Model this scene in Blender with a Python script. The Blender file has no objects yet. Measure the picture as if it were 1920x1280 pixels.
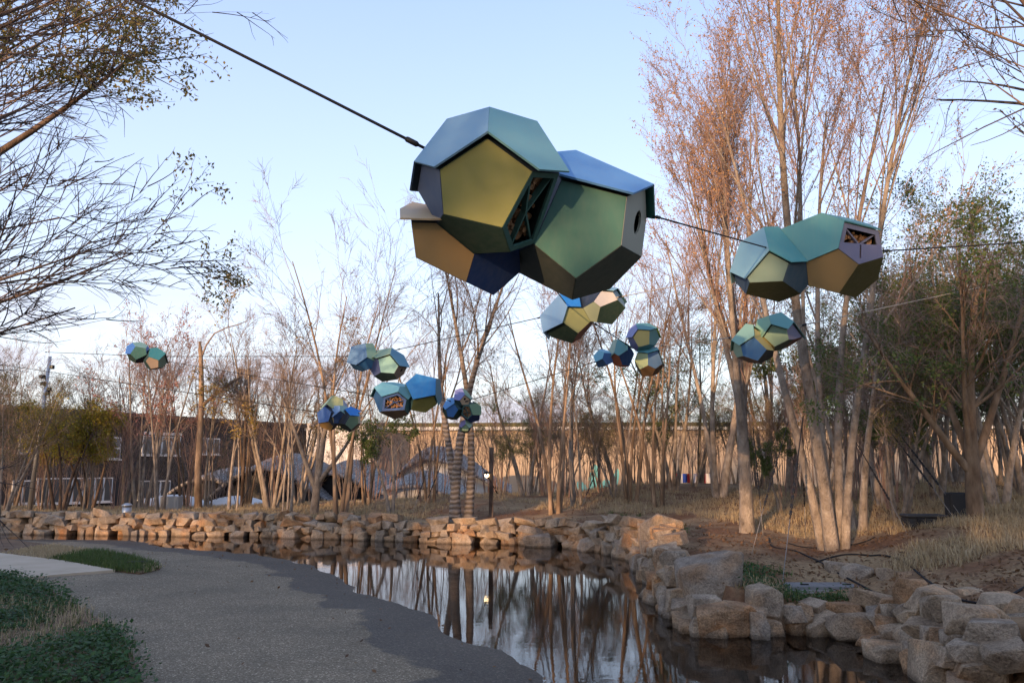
import bpy, bmesh, math, random
import numpy as np
from mathutils import Vector, Matrix

# ------------------------------------------------------------------ camera, sky, sun, exposure
S = bpy.context.scene
FPX, HOR = 1493.3, 239.0                     # focal length in px of a 1920 px wide frame, horizon below centre
CAMZ = 1.55
TH = math.atan(HOR / FPX)
cam_d = bpy.data.cameras.new('camera'); cam = bpy.data.objects.new('camera', cam_d)
S.collection.objects.link(cam); S.camera = cam
cam.location = (0, 0, CAMZ); cam.rotation_euler = (math.pi / 2 + TH, 0, 0)
cam_d.sensor_width = 36; cam_d.lens = 28.0; cam_d.clip_end = 3000; cam_d.clip_start = .05

SUN_EL = math.radians(7.5)
SUN_AZ = math.radians(205)                   # compass bearing of the sun, clockwise from +Y: behind the camera, to its left
w = bpy.data.worlds.new('World'); S.world = w; w.use_nodes = True
nt = w.node_tree; nt.nodes.clear()
out = nt.nodes.new('ShaderNodeOutputWorld'); bg = nt.nodes.new('ShaderNodeBackground')
sky = nt.nodes.new('ShaderNodeTexSky'); sky.sky_type = 'NISHITA'; sky.sun_disc = False
sky.sun_elevation = SUN_EL; sky.sun_rotation = SUN_AZ
sky.air_density = 1.0; sky.dust_density = 1.6; sky.ozone_density = 1.5
bg.inputs[1].default_value = .13
# high thin veil of evening cloud over the whole sky (same in every direction) and a broken bank low over the horizon
tc = nt.nodes.new('ShaderNodeTexCoord'); mp = nt.nodes.new('ShaderNodeMapping'); mp.inputs['Scale'].default_value = (1.6, 1.6, 9)
no = nt.nodes.new('ShaderNodeTexNoise'); no.inputs['Scale'].default_value = 2.2; no.inputs['Detail'].default_value = 6; no.inputs['Roughness'].default_value = .55
rp = nt.nodes.new('ShaderNodeValToRGB'); rp.color_ramp.elements[0].position = .47; rp.color_ramp.elements[1].position = .62
sep = nt.nodes.new('ShaderNodeSeparateXYZ')
veil = nt.nodes.new('ShaderNodeValToRGB'); ve = veil.color_ramp.elements
ve[0].position = 0; ve[0].color = (.64, .60, .67, 1); ve[1].position = 1; ve[1].color = (.26, .36, .60, 1)
for p_, c_ in ((.12, (.575, .585, .70, 1)), (.28, (.47, .53, .74, 1)), (.55, (.31, .395, .66, 1))): q_ = ve.new(p_); q_.color = c_
vs_ = nt.nodes.new('ShaderNodeVectorMath'); vs_.operation = 'SCALE'; vs_.inputs['Scale'].default_value = 4.9
mv = nt.nodes.new('ShaderNodeMix'); mv.data_type = 'RGBA'; mv.inputs['Factor'].default_value = .62
mr = nt.nodes.new('ShaderNodeMapRange'); mr.inputs[1].default_value = .03; mr.inputs[2].default_value = .26; mr.inputs[3].default_value = .85; mr.inputs[4].default_value = .0
mu = nt.nodes.new('ShaderNodeMath'); mu.operation = 'MULTIPLY'
mx = nt.nodes.new('ShaderNodeMix'); mx.data_type = 'RGBA'
mx.inputs['B'].default_value = (1.75, 1.58, 1.98, 1)
L = nt.links.new
L(tc.outputs['Generated'], mp.inputs[0]); L(mp.outputs[0], no.inputs['Vector']); L(no.outputs[0], rp.inputs[0])
L(tc.outputs['Generated'], sep.inputs[0]); L(sep.outputs[2], mr.inputs[0]); L(sep.outputs[2], veil.inputs[0]); L(rp.outputs[0], mu.inputs[0]); L(mr.outputs[0], mu.inputs[1])
L(veil.outputs[0], vs_.inputs[0]); L(sky.outputs[0], mv.inputs['A']); L(vs_.outputs[0], mv.inputs['B'])
L(mu.outputs[0], mx.inputs['Factor']); L(mv.outputs['Result'], mx.inputs['A']); L(mx.outputs['Result'], bg.inputs[0]); L(bg.outputs[0], out.inputs[0])

sd = bpy.data.lights.new('sun', 'SUN'); so = bpy.data.objects.new('sun', sd); S.collection.objects.link(so)
sd.energy = 2.0; sd.angle = math.radians(.6); sd.color = (1, .62, .34)
sun_dir = Vector((math.sin(SUN_AZ) * math.cos(SUN_EL), math.cos(SUN_AZ) * math.cos(SUN_EL), math.sin(SUN_EL)))
so.rotation_euler = sun_dir.to_track_quat('Z', 'Y').to_euler()
so.location = (-20, -40, 12)
S.view_settings.view_transform = 'Standard'; S.view_settings.look = 'None'; S.view_settings.gamma = 1
S.view_settings.exposure = 1.7
S.cycles.max_bounces = 6; S.cycles.diffuse_bounces = 4; S.cycles.glossy_bounces = 3; S.cycles.transparent_max_bounces = 8
S.cycles.use_denoising = True

# ------------------------------------------------------------------ helpers
C = S.collection
rng = np.random.default_rng(7); random.seed(7)
CT, ST = math.cos(TH), math.sin(TH)
def ray(px, py):
    x, y = (px - 960) / FPX, (640 - py) / FPX
    return Vector((x, CT - y * ST, ST + y * CT))
def at(px, py, Y):                            # world point seen at a pixel, Y metres ahead
    d = ray(px, py); return Vector((0, 0, CAMZ)) + d * (Y / d.y)
def G(px, py, z=0.0):                         # world point on the level z seen at a pixel
    d = ray(px, py); return Vector((0, 0, CAMZ)) + d * ((z - CAMZ) / d.z)
def X(px, Y): return (px - 960) / FPX * Y * .987
def lin(h):
    h = h.lstrip('#'); c = [int(h[i:i + 2], 16) / 255 for i in (0, 2, 4)]
    return tuple((v / 12.92 if v <= .04045 else ((v + .055) / 1.055) ** 2.4) for v in c) + (1,)
def tag(o, label=None, cat=None, group=None, kind=None):
    if label: o['label'] = label
    if cat: o['category'] = cat
    if group: o['group'] = group
    if kind: o['kind'] = kind
    return o
def link(name, me, mat=None, parent=None):
    if mat is not None and len(me.materials) == 0: me.materials.append(mat)
    o = bpy.data.objects.new(name, me); C.objects.link(o)
    if parent is not None: o.parent = parent
    return o
def empty(name, loc=(0, 0, 0)):
    o = bpy.data.objects.new(name, None); C.objects.link(o); o.location = loc; o.empty_display_size = .2
    return o
def npmesh(name, v, loops, sizes, smooth=False):
    me = bpy.data.meshes.new(name)
    v = np.asarray(v, np.float32); loops = np.asarray(loops, np.int32).ravel(); sizes = np.asarray(sizes, np.int32)
    me.vertices.add(len(v)); me.vertices.foreach_set('co', v.ravel())
    me.loops.add(len(loops)); me.loops.foreach_set('vertex_index', loops)
    me.polygons.add(len(sizes)); st = np.concatenate([[0], np.cumsum(sizes)[:-1]]).astype(np.int32)
    me.polygons.foreach_set('loop_start', st)
    me.update(calc_edges=True)
    if smooth: me.polygons.foreach_set('use_smooth', np.ones(len(sizes), bool))
    me.validate(); return me
def tube_arrays(P, R, k):
    """P (n,m,3) polylines, R (n,m) radii, k sides -> verts, quads"""
    n, m, _ = P.shape
    T = np.gradient(P, axis=1); T /= np.linalg.norm(T, axis=2, keepdims=True) + 1e-9
    ref = np.where(np.abs(T[:, :1, 2:3]) > .8, np.array([1., .13, 0]), np.array([0, .1, 1.]))
    A = np.cross(T, np.broadcast_to(ref, T.shape)); A /= np.linalg.norm(A, axis=2, keepdims=True) + 1e-9
    B = np.cross(T, A)
    a = np.arange(k) * 2 * np.pi / k
    V = P[:, :, None] + R[:, :, None, None] * (A[:, :, None] * np.cos(a)[None, None, :, None] + B[:, :, None] * np.sin(a)[None, None, :, None])
    idx = np.arange(n * m * k).reshape(n, m, k)
    q = np.stack([idx[:, :-1], np.roll(idx, -1, 2)[:, :-1], np.roll(idx, -1, 2)[:, 1:], idx[:, 1:]], -1)
    return V.reshape(-1, 3), q.reshape(-1, 4)
def cat_mesh(name, parts, smooth=True):
    vs, qs, o = [], [], 0
    for v, q in parts: vs.append(v); qs.append(q + o); o += len(v)
    v = np.concatenate(vs); q = np.concatenate(qs)
    return npmesh(name, v, q, np.full(len(q), q.shape[1]), smooth)
def tube_mesh(name, pts, r, k=8, caps=True):
    P = np.array([list(p) for p in pts], float)[None]; R = np.broadcast_to(np.asarray(r, float), (1, P.shape[1])).copy()
    v, q = tube_arrays(P, R, k)
    loops = list(q.ravel()); sizes = [4] * len(q)
    if caps:
        loops += list(range(k))[::-1]; sizes.append(k); n = len(v); loops += list(range(n - k, n)); sizes.append(k)
    return npmesh(name, v, loops, sizes, k > 5)
def box_bm(bm, c, s, rot=None, bevel=0):
    r = bmesh.ops.create_cube(bm, size=1); vs = r['verts']
    for v in vs: v.co = Vector((v.co.x * s[0], v.co.y * s[1], v.co.z * s[2]))
    if bevel: 
        e = list({e for v in vs for e in v.link_edges})
        rr = bmesh.ops.bevel(bm, geom=e, offset=bevel, segments=1, affect='EDGES'); vs = list({v for f in rr['faces'] for v in f.verts} | {v for v in vs if v.is_valid})
    for v in vs:
        if rot: v.co = rot @ v.co
        v.co += Vector(c)
    return vs
def bm_obj(name, bm, mat, parent=None, smooth=False):
    bmesh.ops.recalc_face_normals(bm, faces=bm.faces)
    me = bpy.data.meshes.new(name); bm.to_mesh(me); bm.free()
    if smooth: me.polygons.foreach_set('use_smooth', np.ones(len(me.polygons), bool))
    return link(name, me, mat, parent)
def box(name, c, s, mat, parent=None, rotz=0, bevel=0):
    bm = bmesh.new(); box_bm(bm, c, s, Matrix.Rotation(rotz, 3, 'Z'), bevel); return bm_obj(name, bm, mat, parent)

# ------------------------------------------------------------------ materials
MATS = {}
def mat(name, col, rough=.7, spec=.3, metal=0):
    if name in MATS: return MATS[name]
    m = bpy.data.materials.new(name); m.use_nodes = True; b = m.node_tree.nodes['Principled BSDF']
    b.inputs['Base Color'].default_value = col if len(col) == 4 else (*col, 1); b.inputs['Roughness'].default_value = rough
    b.inputs['Specular IOR Level'].default_value = spec; b.inputs['Metallic'].default_value = metal
    MATS[name] = m; return m
def N(m, t, **kw):
    n = m.node_tree.nodes.new(t)
    for k, v in kw.items():
        if k.startswith('i_'):
            key = k[2:]; n.inputs[int(key) if key.isdigit() else key.replace('_', ' ')].default_value = v
        else: setattr(n, k, v)
    return n
def LK(m, a, b): m.node_tree.links.new(a, b)
def noisy(name, cols, scale=6, rough=.8, bump=.3, bscale=30, spec=.25, coord='Object', detail=6, stretch=(1, 1, 1), rand=0, bdist=.02):
    """colour ramp over noise, with fine relief"""
    m = mat(name, cols[0], rough, spec); b = m.node_tree.nodes['Principled BSDF']
    t = N(m, 'ShaderNodeTexCoord'); mp_ = N(m, 'ShaderNodeMapping'); mp_.inputs['Scale'].default_value = stretch
    LK(m, t.outputs[coord], mp_.inputs[0])
    n = N(m, 'ShaderNodeTexNoise', i_Scale=scale, i_Detail=detail, i_Roughness=.62); r = N(m, 'ShaderNodeValToRGB')
    el = r.color_ramp.elements
    while len(el) < len(cols): el.new(.5)
    for i, c in enumerate(cols): el[i].position = .28 + .44 * i / (len(cols) - 1); el[i].color = c if len(c) == 4 else (*c, 1)
    LK(m, mp_.outputs[0], n.inputs['Vector']); LK(m, n.outputs[0], r.inputs[0])
    last = r.outputs[0]
    if rand:
        oi = N(m, 'ShaderNodeObjectInfo'); h = N(m, 'ShaderNodeHueSaturation'); mrv = N(m, 'ShaderNodeMapRange'); mrv.inputs[3].default_value = 1 - rand; mrv.inputs[4].default_value = 1 + rand
        LK(m, oi.outputs['Random'], mrv.inputs[0]); LK(m, mrv.outputs[0], h.inputs['Value']); LK(m, last, h.inputs['Color']); last = h.outputs[0]
    LK(m, last, b.inputs['Base Color'])
    if bump:
        n2 = N(m, 'ShaderNodeTexNoise', i_Scale=bscale, i_Detail=5); bp = N(m, 'ShaderNodeBump', i_Strength=bump, i_Distance=bdist)
        LK(m, mp_.outputs[0], n2.inputs['Vector']); LK(m, n2.outputs[0], bp.inputs['Height']); LK(m, bp.outputs[0], b.inputs['Normal'])
    return m
def leafmat(name, cols, rough=.55):
    """each leaf island takes its own tone"""
    m = mat(name, cols[0], rough, .3); nt_ = m.node_tree; b = nt_.nodes['Principled BSDF']; o = nt_.nodes['Material Output']
    g = N(m, 'ShaderNodeNewGeometry'); r = N(m, 'ShaderNodeValToRGB'); el = r.color_ramp.elements
    while len(el) < len(cols): el.new(.5)
    for i, c in enumerate(cols): el[i].position = i / (len(cols) - 1); el[i].color = c if len(c) == 4 else (*c, 1)
    LK(m, g.outputs['Random Per Island'], r.inputs[0]); LK(m, r.outputs[0], b.inputs['Base Color'])
    tl = N(m, 'ShaderNodeBsdfTranslucent'); ms = N(m, 'ShaderNodeMixShader', i_0=.35)
    LK(m, r.outputs[0], tl.inputs[0]); LK(m, b.outputs[0], ms.inputs[1]); LK(m, tl.outputs[0], ms.inputs[2]); LK(m, ms.outputs[0], o.inputs[0])
    return m
M_BARK = noisy('bark_grey', [(.09, .072, .06), (.24, .20, .165), (.32, .27, .225), (.46, .40, .335)], 5, .92, 1., 26, .1, stretch=(1.6, 1.6, 1.), rand=.25, bdist=.03)
M_BARKD = noisy('bark_brown', [(.04, .028, .023), (.12, .085, .066), (.24, .18, .14)], 6, .9, .7, 40, .1, stretch=(1, 1, .35), rand=.2)
M_BARKT = noisy('bark_tan', [(.09, .06, .042), (.22, .155, .105), (.38, .28, .20)], 6, .9, .6, 40, .1, stretch=(1, 1, .35), rand=.2)
M_TWIG = noisy('twig', [(.15, .11, .092), (.23, .175, .148), (.29, .225, .19)], 5, .85, 0)
M_TWIGR = noisy('twig_reddish', [(.19, .12, .095), (.28, .185, .15), (.34, .235, .195)], 5, .85, 0)
M_TWIGD = noisy('twig_dark', [(.045, .036, .036), (.085, .068, .064)], 5, .85, 0)
M_WRAP = noisy('jute_wrap', [(.22, .17, .13), (.34, .28, .22), (.42, .36, .30)], 30, .95, .8, 90, .05, stretch=(1, 1, 4))
m = noisy('bark_wrapped', [(.11, .085, .07), (.21, .165, .13), (.30, .245, .20)], 9, .92, 0, 40, .1, stretch=(1, 1, .35)); b = m.node_tree.nodes['Principled BSDF']   # jute bands wound round the lower stems
t = N(m, 'ShaderNodeTexCoord'); wv_ = N(m, 'ShaderNodeTexWave', bands_direction='Z', i_Scale=3.6, i_Distortion=2.6, i_Detail=2); wv_.inputs['Detail Scale'].default_value = 2.; r = N(m, 'ShaderNodeValToRGB'); e = r.color_ramp.elements; e[0].position = .15; e[0].color = (.15, .122, .102, 1); e[1].position = .6; e[1].color = (.29, .24, .20, 1)
sx = N(m, 'ShaderNodeSeparateXYZ'); mr_ = N(m, 'ShaderNodeMapRange'); mr_.inputs[1].default_value = 2.0; mr_.inputs[2].default_value = 2.5; mr_.inputs[3].default_value = 1; mr_.inputs[4].default_value = 0; mk = N(m, 'ShaderNodeMix', data_type='RGBA'); bp = N(m, 'ShaderNodeBump', i_Strength=.8, i_Distance=.03)
old = b.inputs['Base Color'].links[0].from_socket
LK(m, t.outputs['Object'], wv_.inputs['Vector']); LK(m, wv_.outputs[0], r.inputs[0]); LK(m, t.outputs['Object'], sx.inputs[0]); LK(m, sx.outputs[2], mr_.inputs[0]); LK(m, mr_.outputs[0], mk.inputs['Factor']); LK(m, old, mk.inputs['A']); LK(m, r.outputs[0], mk.inputs['B']); LK(m, mk.outputs['Result'], b.inputs['Base Color']); LK(m, wv_.outputs[0], bp.inputs['Height']); LK(m, bp.outputs[0], b.inputs['Normal'])
M_BARKW = m
LF_RED = leafmat('leaf_russet', [(.44, .21, .09), (.52, .30, .13), (.38, .21, .11), (.54, .36, .18)])
LF_PINK = leafmat('leaf_rose', [(.38, .16, .13), (.45, .22, .17), (.30, .13, .11)])
LF_GOLD = leafmat('leaf_gold', [(.36, .22, .05), (.42, .28, .07), (.25, .18, .05), (.22, .20, .06)])
LF_GRN = leafmat('leaf_green', [(.055, .10, .03), (.10, .15, .045), (.16, .18, .055), (.06, .12, .035)])
LF_OLV = leafmat('leaf_olive', [(.10, .11, .035), (.15, .14, .045), (.20, .15, .05), (.08, .10, .03)])
LF_YEL = leafmat('leaf_yellowgreen', [(.34, .33, .04), (.46, .38, .06), (.42, .26, .05), (.22, .25, .04)])
LF_DRY = leafmat('grass_dry', [(.44, .33, .18), (.52, .41, .25), (.34, .25, .14), (.56, .46, .30)], .8)
LF_LAWN = leafmat('grass_green', [(.05, .10, .02), (.09, .14, .035), (.06, .085, .025), (.14, .17, .05)], .6)
LF_COVER = leafmat('groundcover_green', [(.03, .075, .025), (.05, .11, .035), (.07, .13, .04), (.025, .055, .02)], .55)
LF_LITTER = leafmat('leaf_litter', [(.16, .09, .05), (.22, .13, .07), (.10, .06, .04)], .8)
M_BLACK = mat('black_plastic', (.012, .012, .014), .5)
M_ROPE = mat('black_rope', (.016, .015, .017), .8)
M_ROPEP = mat('pale_rope', (.42, .38, .32), .85)
M_STEEL = mat('galvanised_steel', (.45, .46, .47), .35, .5, .8)
M_WHITE = noisy('white_paint', [(.42, .42, .42), (.54, .54, .53)], 3, .6, .05)
M_HOLE = mat('dark_interior', (.01, .01, .01), .9)
M_GLASS = mat('window_glass', (.05, .055, .06), .06, .6)

# ------------------------------------------------------------------ ground, water, path
WALL_PX = [(-700, 990), (-250, 996), (0, 1000), (230, 1003), (480, 1006), (700, 1012), (860, 1018), (960, 1020), (1050, 1024), (1130, 1034), (1200, 1052), (1222, 1085),
           (1238, 1122), (1262, 1148), (1300, 1178), (1330, 1190), (1405, 1192), (1470, 1187), (1560, 1183), (1632, 1190), (1668, 1216), (1720, 1245), (1775, 1278), (1850, 1330), (1960, 1420)]
WALL = np.array([list(G(*p))[:2] for p in WALL_PX])
SHORE_PX = [(-700, 985), (-200, 998), (0, 1006), (230, 1014), (480, 1038), (590, 1060), (640, 1086), (700, 1116), (800, 1152), (870, 1186), (930, 1214), (1000, 1268), (1060, 1340), (1130, 1500)]
SHORE = np.array([list(G(*p))[:2] for p in SHORE_PX])
def seg_dist(P, line):
    d = np.full(len(P), 1e9)
    for a, b in zip(line[:-1], line[1:]):
        ab = b - a; t = np.clip(((P - a) @ ab) / (ab @ ab), 0, 1); d = np.minimum(d, np.linalg.norm(P - (a + t[:, None] * ab), axis=1))
    return d
def inside(P, poly):
    c = np.zeros(len(P), bool); n = len(poly)
    for i in range(n):
        a, b = poly[i], poly[(i + 1) % n]
        k = (a[1] > P[:, 1]) != (b[1] > P[:, 1])
        c ^= k & (P[:, 0] < (b[0] - a[0]) * (P[:, 1] - a[1]) / (b[1] - a[1] + 1e-12) + a[0])
    return c
LANDPOLY = np.concatenate([WALL, [[30, WALL[-1, 1]], [200, 4], [200, 300], [-200, 300], [-200, WALL[0, 1]]]])
PATHPOLY = np.concatenate([SHORE, [[SHORE[-1, 0], -60], [-200, -60], [-200, SHORE[0, 1]]]])
def vnoise(P, f, seed=0):
    """cheap smooth noise in [-1,1]"""
    r = np.random.default_rng(seed); o = np.zeros(len(P))
    for i in range(6):
        a = r.uniform(0, 6.28); k = f * r.uniform(.6, 1.7); o += np.sin((P[:, 0] * math.cos(a) + P[:, 1] * math.sin(a)) * k + r.uniform(0, 6.28))
    return o / 3.2
def sstep(x): x = np.clip(x, 0, 1); return x * x * (3 - 2 * x)
def land_h(P):
    P = np.atleast_2d(P); d = seg_dist(P, WALL); px = P[:, 0] / np.maximum(P[:, 1], 2) / .987 * FPX + 960
    add = np.interp(px, [0, 400, 600, 900, 1200, 1350, 1920, 2600], [0, .02, .22, .42, .58, .70, .80, .85])
    z = np.interp(px, [0, 1000, 1180, 1300, 1420, 1490, 1620, 1700, 2000], [.38, .40, .50, .44, .34, .23, .23, .42, .52]) * (1 - .0 * d) + add * sstep(d / 9.) + .05 * vnoise(P, 1.1, 3) * sstep(d / 1.5) + .025 * vnoise(P, 3.3, 4) * sstep(d / 1.)
    fall = sstep((P[:, 1] - 24) / 11.); z = z * (1 - fall) + fall * np.interp(px, [900, 1500], [-.45, .2])
    return z
def LZ(x, y): return float(land_h(np.array([[x, y]]))[0])
def path_h(P):
    P = np.atleast_2d(P); d = seg_dist(P, SHORE); ins = inside(P, PATHPOLY)
    wv = .006 * vnoise(P, 1.3, 8) + .0016 * vnoise(P, 5.5, 9)
    z = np.where(ins, np.minimum(.02 * d, .05 + .008 * d), -.05 * d) + wv * np.exp(-d * .35)
    return np.clip(z, -.36, .2)
def grid_mesh(name, xs, ys, hf, keep=None):
    XX, YY = np.meshgrid(xs, ys); P = np.stack([XX.ravel(), YY.ravel()], 1); z = hf(P)
    nx, ny = len(xs), len(ys); i = np.arange(nx * ny).reshape(ny, nx)
    q = np.stack([i[:-1, :-1], i[:-1, 1:], i[1:, 1:], i[1:, :-1]], -1).reshape(-1, 4)
    v = np.column_stack([P, z])
    if keep is not None:
        c = v[q].mean(1); q = q[keep(c[:, :2])]
        u, inv = np.unique(q, return_inverse=True); v = v[u]; q = inv.reshape(-1, 4)
    return npmesh(name, v, q, np.full(len(q), 4), True)

# far ground: one sheet out to the horizon, with the pond's basin left to the finer sheets
def far_h(P):
    r = np.linalg.norm(P - np.array([0, 12]), axis=1); return np.full(len(P), -.62)
M_FAR = noisy('bare_ground', [(.16, .12, .08), (.24, .19, .12), (.30, .24, .15)], .4, .95, 0, coord='Object')
xs = np.concatenate([np.linspace(-1500, -80, 12), np.linspace(-60, 60, 14), np.linspace(80, 1500, 12)])
tag(link('ground', grid_mesh('ground', xs, xs + 100, far_h), M_FAR), kind='structure')
# mound beyond the pond
M_SOIL = mat('mound_soil', (.2, .13, .08), .95, .1)
m = M_SOIL; b = m.node_tree.nodes['Principled BSDF']
t = N(m, 'ShaderNodeTexCoord'); n1 = N(m, 'ShaderNodeTexNoise', i_Scale=.75, i_Detail=8, i_Roughness=.65); n2 = N(m, 'ShaderNodeTexNoise', i_Scale=14, i_Detail=6, i_Roughness=.7)
r1 = N(m, 'ShaderNodeValToRGB'); e = r1.color_ramp.elements; e[0].position = .40; e[0].color = (.21, .115, .068, 1); e[1].position = .62; e[1].color = (.38, .275, .165, 1)
r2 = N(m, 'ShaderNodeValToRGB'); e = r2.color_ramp.elements; e[0].position = .3; e[0].color = (.5, .5, .5, 1); e[1].position = .72; e[1].color = (1.25, 1.2, 1.1, 1)
mm = N(m, 'ShaderNodeMix', data_type='RGBA', blend_type='MULTIPLY'); mm.inputs['Factor'].default_value = .8
bp = N(m, 'ShaderNodeBump', i_Strength=.9, i_Distance=.04)
for n_ in (n1, n2): LK(m, t.outputs['Object'], n_.inputs['Vector'])
LK(m, n1.outputs[0], r1.inputs[0]); LK(m, n2.outputs[0], r2.inputs[0]); LK(m, r1.outputs[0], mm.inputs['A']); LK(m, r2.outputs[0], mm.inputs['B']); LK(m, mm.outputs['Result'], b.inputs['Base Color'])
LK(m, n2.outputs[0], bp.inputs['Height']); LK(m, bp.outputs[0], b.inputs['Normal'])
def mound_h(P):
    ins = inside(P, LANDPOLY); d = seg_dist(P, WALL); z = land_h(P)
    return np.where(ins & (d > .24), z, np.where(ins, -.1, -.5))
near = lambda c: np.ones(len(c), bool)
xs = np.concatenate([np.linspace(-42, -15, 50), np.arange(-14.8, 12, .16), np.linspace(12.2, 42, 60)]); ys = np.concatenate([np.arange(3.4, 26, .16), np.linspace(26.3, 70, 60)])
tag(link('mound', grid_mesh('mound', xs, ys, mound_h, lambda c: inside(c, LANDPOLY) | (seg_dist(c, WALL) < .6)), M_SOIL), kind='structure')

# resin-bound gravel path that dips under the pond
M_PATH = mat('path_gravel', (.1, .1, .1), .85, .3); m = M_PATH; b = m.node_tree.nodes['Principled BSDF']
t = N(m, 'ShaderNodeTexCoord'); vo = N(m, 'ShaderNodeTexVoronoi', i_Scale=95); n1 = N(m, 'ShaderNodeTexNoise', i_Scale=.9, i_Detail=7, i_Roughness=.6); n3 = N(m, 'ShaderNodeTexNoise', i_Scale=260, i_Detail=2)
r1 = N(m, 'ShaderNodeValToRGB'); e = r1.color_ramp.elements; e[0].position = .0; e[0].color = (.118, .094, .062, 1); e[1].position = 1; e[1].color = (.50, .43, .32, 1)
el = r1.color_ramp.elements.new(.62); el.color = (.205, .168, .118, 1); el = r1.color_ramp.elements.new(.9); el.color = (.27, .225, .165, 1)
sepc = N(m, 'ShaderNodeSeparateColor'); LK(m, vo.outputs['Color'], sepc.inputs[0]); LK(m, sepc.outputs[0], r1.inputs[0])
r2 = N(m, 'ShaderNodeValToRGB'); e = r2.color_ramp.elements; e[0].position = .3; e[0].color = (.78, .75, .72, 1); e[1].position = .7; e[1].color = (1.18, 1.12, 1.05, 1)
mm = N(m, 'ShaderNodeMix', data_type='RGBA', blend_type='MULTIPLY'); mm.inputs['Factor'].default_value = 1
LK(m, r1.outputs[0], mm.inputs['A']); LK(m, n1.outputs[0], r2.inputs[0]); LK(m, r2.outputs[0], mm.inputs['B'])
g = N(m, 'ShaderNodeNewGeometry'); sx = N(m, 'ShaderNodeSeparateXYZ'); LK(m, g.outputs['Position'], sx.inputs[0])
nz = N(m, 'ShaderNodeTexNoise', i_Scale=1.6, i_Detail=3); LK(m, t.outputs['Object'], nz.inputs['Vector'])
ad = N(m, 'ShaderNodeMath', operation='MULTIPLY_ADD'); ad.inputs[1].default_value = -.022; LK(m, nz.outputs[0], ad.inputs[0]); LK(m, sx.outputs[2], ad.inputs[2])
wet = N(m, 'ShaderNodeMapRange'); wet.inputs[1].default_value = .004; wet.inputs[2].default_value = .0055; wet.inputs[3].default_value = 1; wet.inputs[4].default_value = 0   # the soaked strip the pond has just left
LK(m, ad.outputs[0], wet.inputs[0])
mw = N(m, 'ShaderNodeMix', data_type='RGBA', blend_type='MULTIPLY'); mw.inputs['B'].default_value = (.36, .36, .38, 1); LK(m, wet.outputs[0], mw.inputs['Factor']); LK(m, mm.outputs['Result'], mw.inputs['A']); LK(m, mw.outputs['Result'], b.inputs['Base Color'])
rr = N(m, 'ShaderNodeMapRange'); rr.inputs[3].default_value = .88; rr.inputs[4].default_value = .62; LK(m, wet.outputs[0], rr.inputs[0]); LK(m, rr.outputs[0], b.inputs['Roughness'])
bp = N(m, 'ShaderNodeBump', i_Strength=.55, i_Distance=.006); LK(m, vo.outputs['Distance'], bp.inputs['Height']); LK(m, bp.outputs[0], b.inputs['Normal'])
for n_ in (vo, n1, n3): LK(m, t.outputs['Object'], n_.inputs['Vector'])
xs = np.concatenate([np.linspace(-60, -14.5, 40), np.arange(-14.3, 6.5, .11)]); ys = np.concatenate([np.linspace(-60, -2.2, 30), np.arange(-2, 20.2, .11)])
def path_keep(c): return inside(c, PATHPOLY) | (seg_dist(c, SHORE) < 6) & ~inside(c, LANDPOLY)
tag(link('path', grid_mesh('path', xs, ys, path_h, path_keep), M_PATH), kind='structure')

# pond water
M_WATER = bpy.data.materials.new('pond_water'); M_WATER.use_nodes = True; m = M_WATER; nt_ = m.node_tree; nt_.nodes.clear()
o = N(m, 'ShaderNodeOutputMaterial'); fr = N(m, 'ShaderNodeFresnel', i_IOR=1.333); tr = N(m, 'ShaderNodeBsdfTransparent'); gl = N(m, 'ShaderNodeBsdfGlossy', i_Roughness=.012); ms = N(m, 'ShaderNodeMixShader')
tr.inputs[0].default_value = (.50, .43, .36, 1); gl.inputs[0].default_value = (.97, .97, 1, 1)
t = N(m, 'ShaderNodeTexCoord'); mp_ = N(m, 'ShaderNodeMapping'); mp_.inputs['Scale'].default_value = (1, 1.9, 1)
n1 = N(m, 'ShaderNodeTexNoise', i_Scale=7., i_Detail=3, i_Roughness=.5); n2 = N(m, 'ShaderNodeTexNoise', i_Scale=1.3, i_Detail=2); mlt = N(m, 'ShaderNodeMath', operation='MULTIPLY')
bp = N(m, 'ShaderNodeBump', i_Strength=.075, i_Distance=.012)
LK(m, t.outputs['Object'], mp_.inputs[0]); LK(m, mp_.outputs[0], n1.inputs['Vector']); LK(m, mp_.outputs[0], n2.inputs['Vector']); LK(m, n1.outputs[0], mlt.inputs[0]); LK(m, n2.outputs[0], mlt.inputs[1]); LK(m, mlt.outputs[0], bp.inputs['Height'])
LK(m, bp.outputs[0], gl.inputs['Normal']); LK(m, bp.outputs[0], fr.inputs['Normal']); LK(m, fr.outputs[0], ms.inputs[0]); LK(m, tr.outputs[0], ms.inputs[1]); LK(m, gl.outputs[0], ms.inputs[2]); LK(m, ms.outputs[0], o.inputs[0])
wp = np.concatenate([SHORE + [[-.6, -.1]], WALL[::-1]])
me = npmesh('pond_water', np.column_stack([[-60, 9, 9, -60], [2.8, 2.8, 21, 21], [0, 0, 0, 0]]), [0, 1, 2, 3], [4])
tag(link('pond_water', me, M_WATER), kind='structure')
# muddy bed
M_BED = noisy('pond_bed_mud', [(.05, .042, .032), (.09, .075, .055)], 3, .9, .3)
me = npmesh('pond_bed', np.column_stack([[-60, 9.2, 9.2, -60], [2.5, 2.5, 21.2, 21.2], [-.40] * 4]), [0, 1, 2, 3], [4])
tag(link('pond_bed', me, M_BED), kind='structure')

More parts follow.
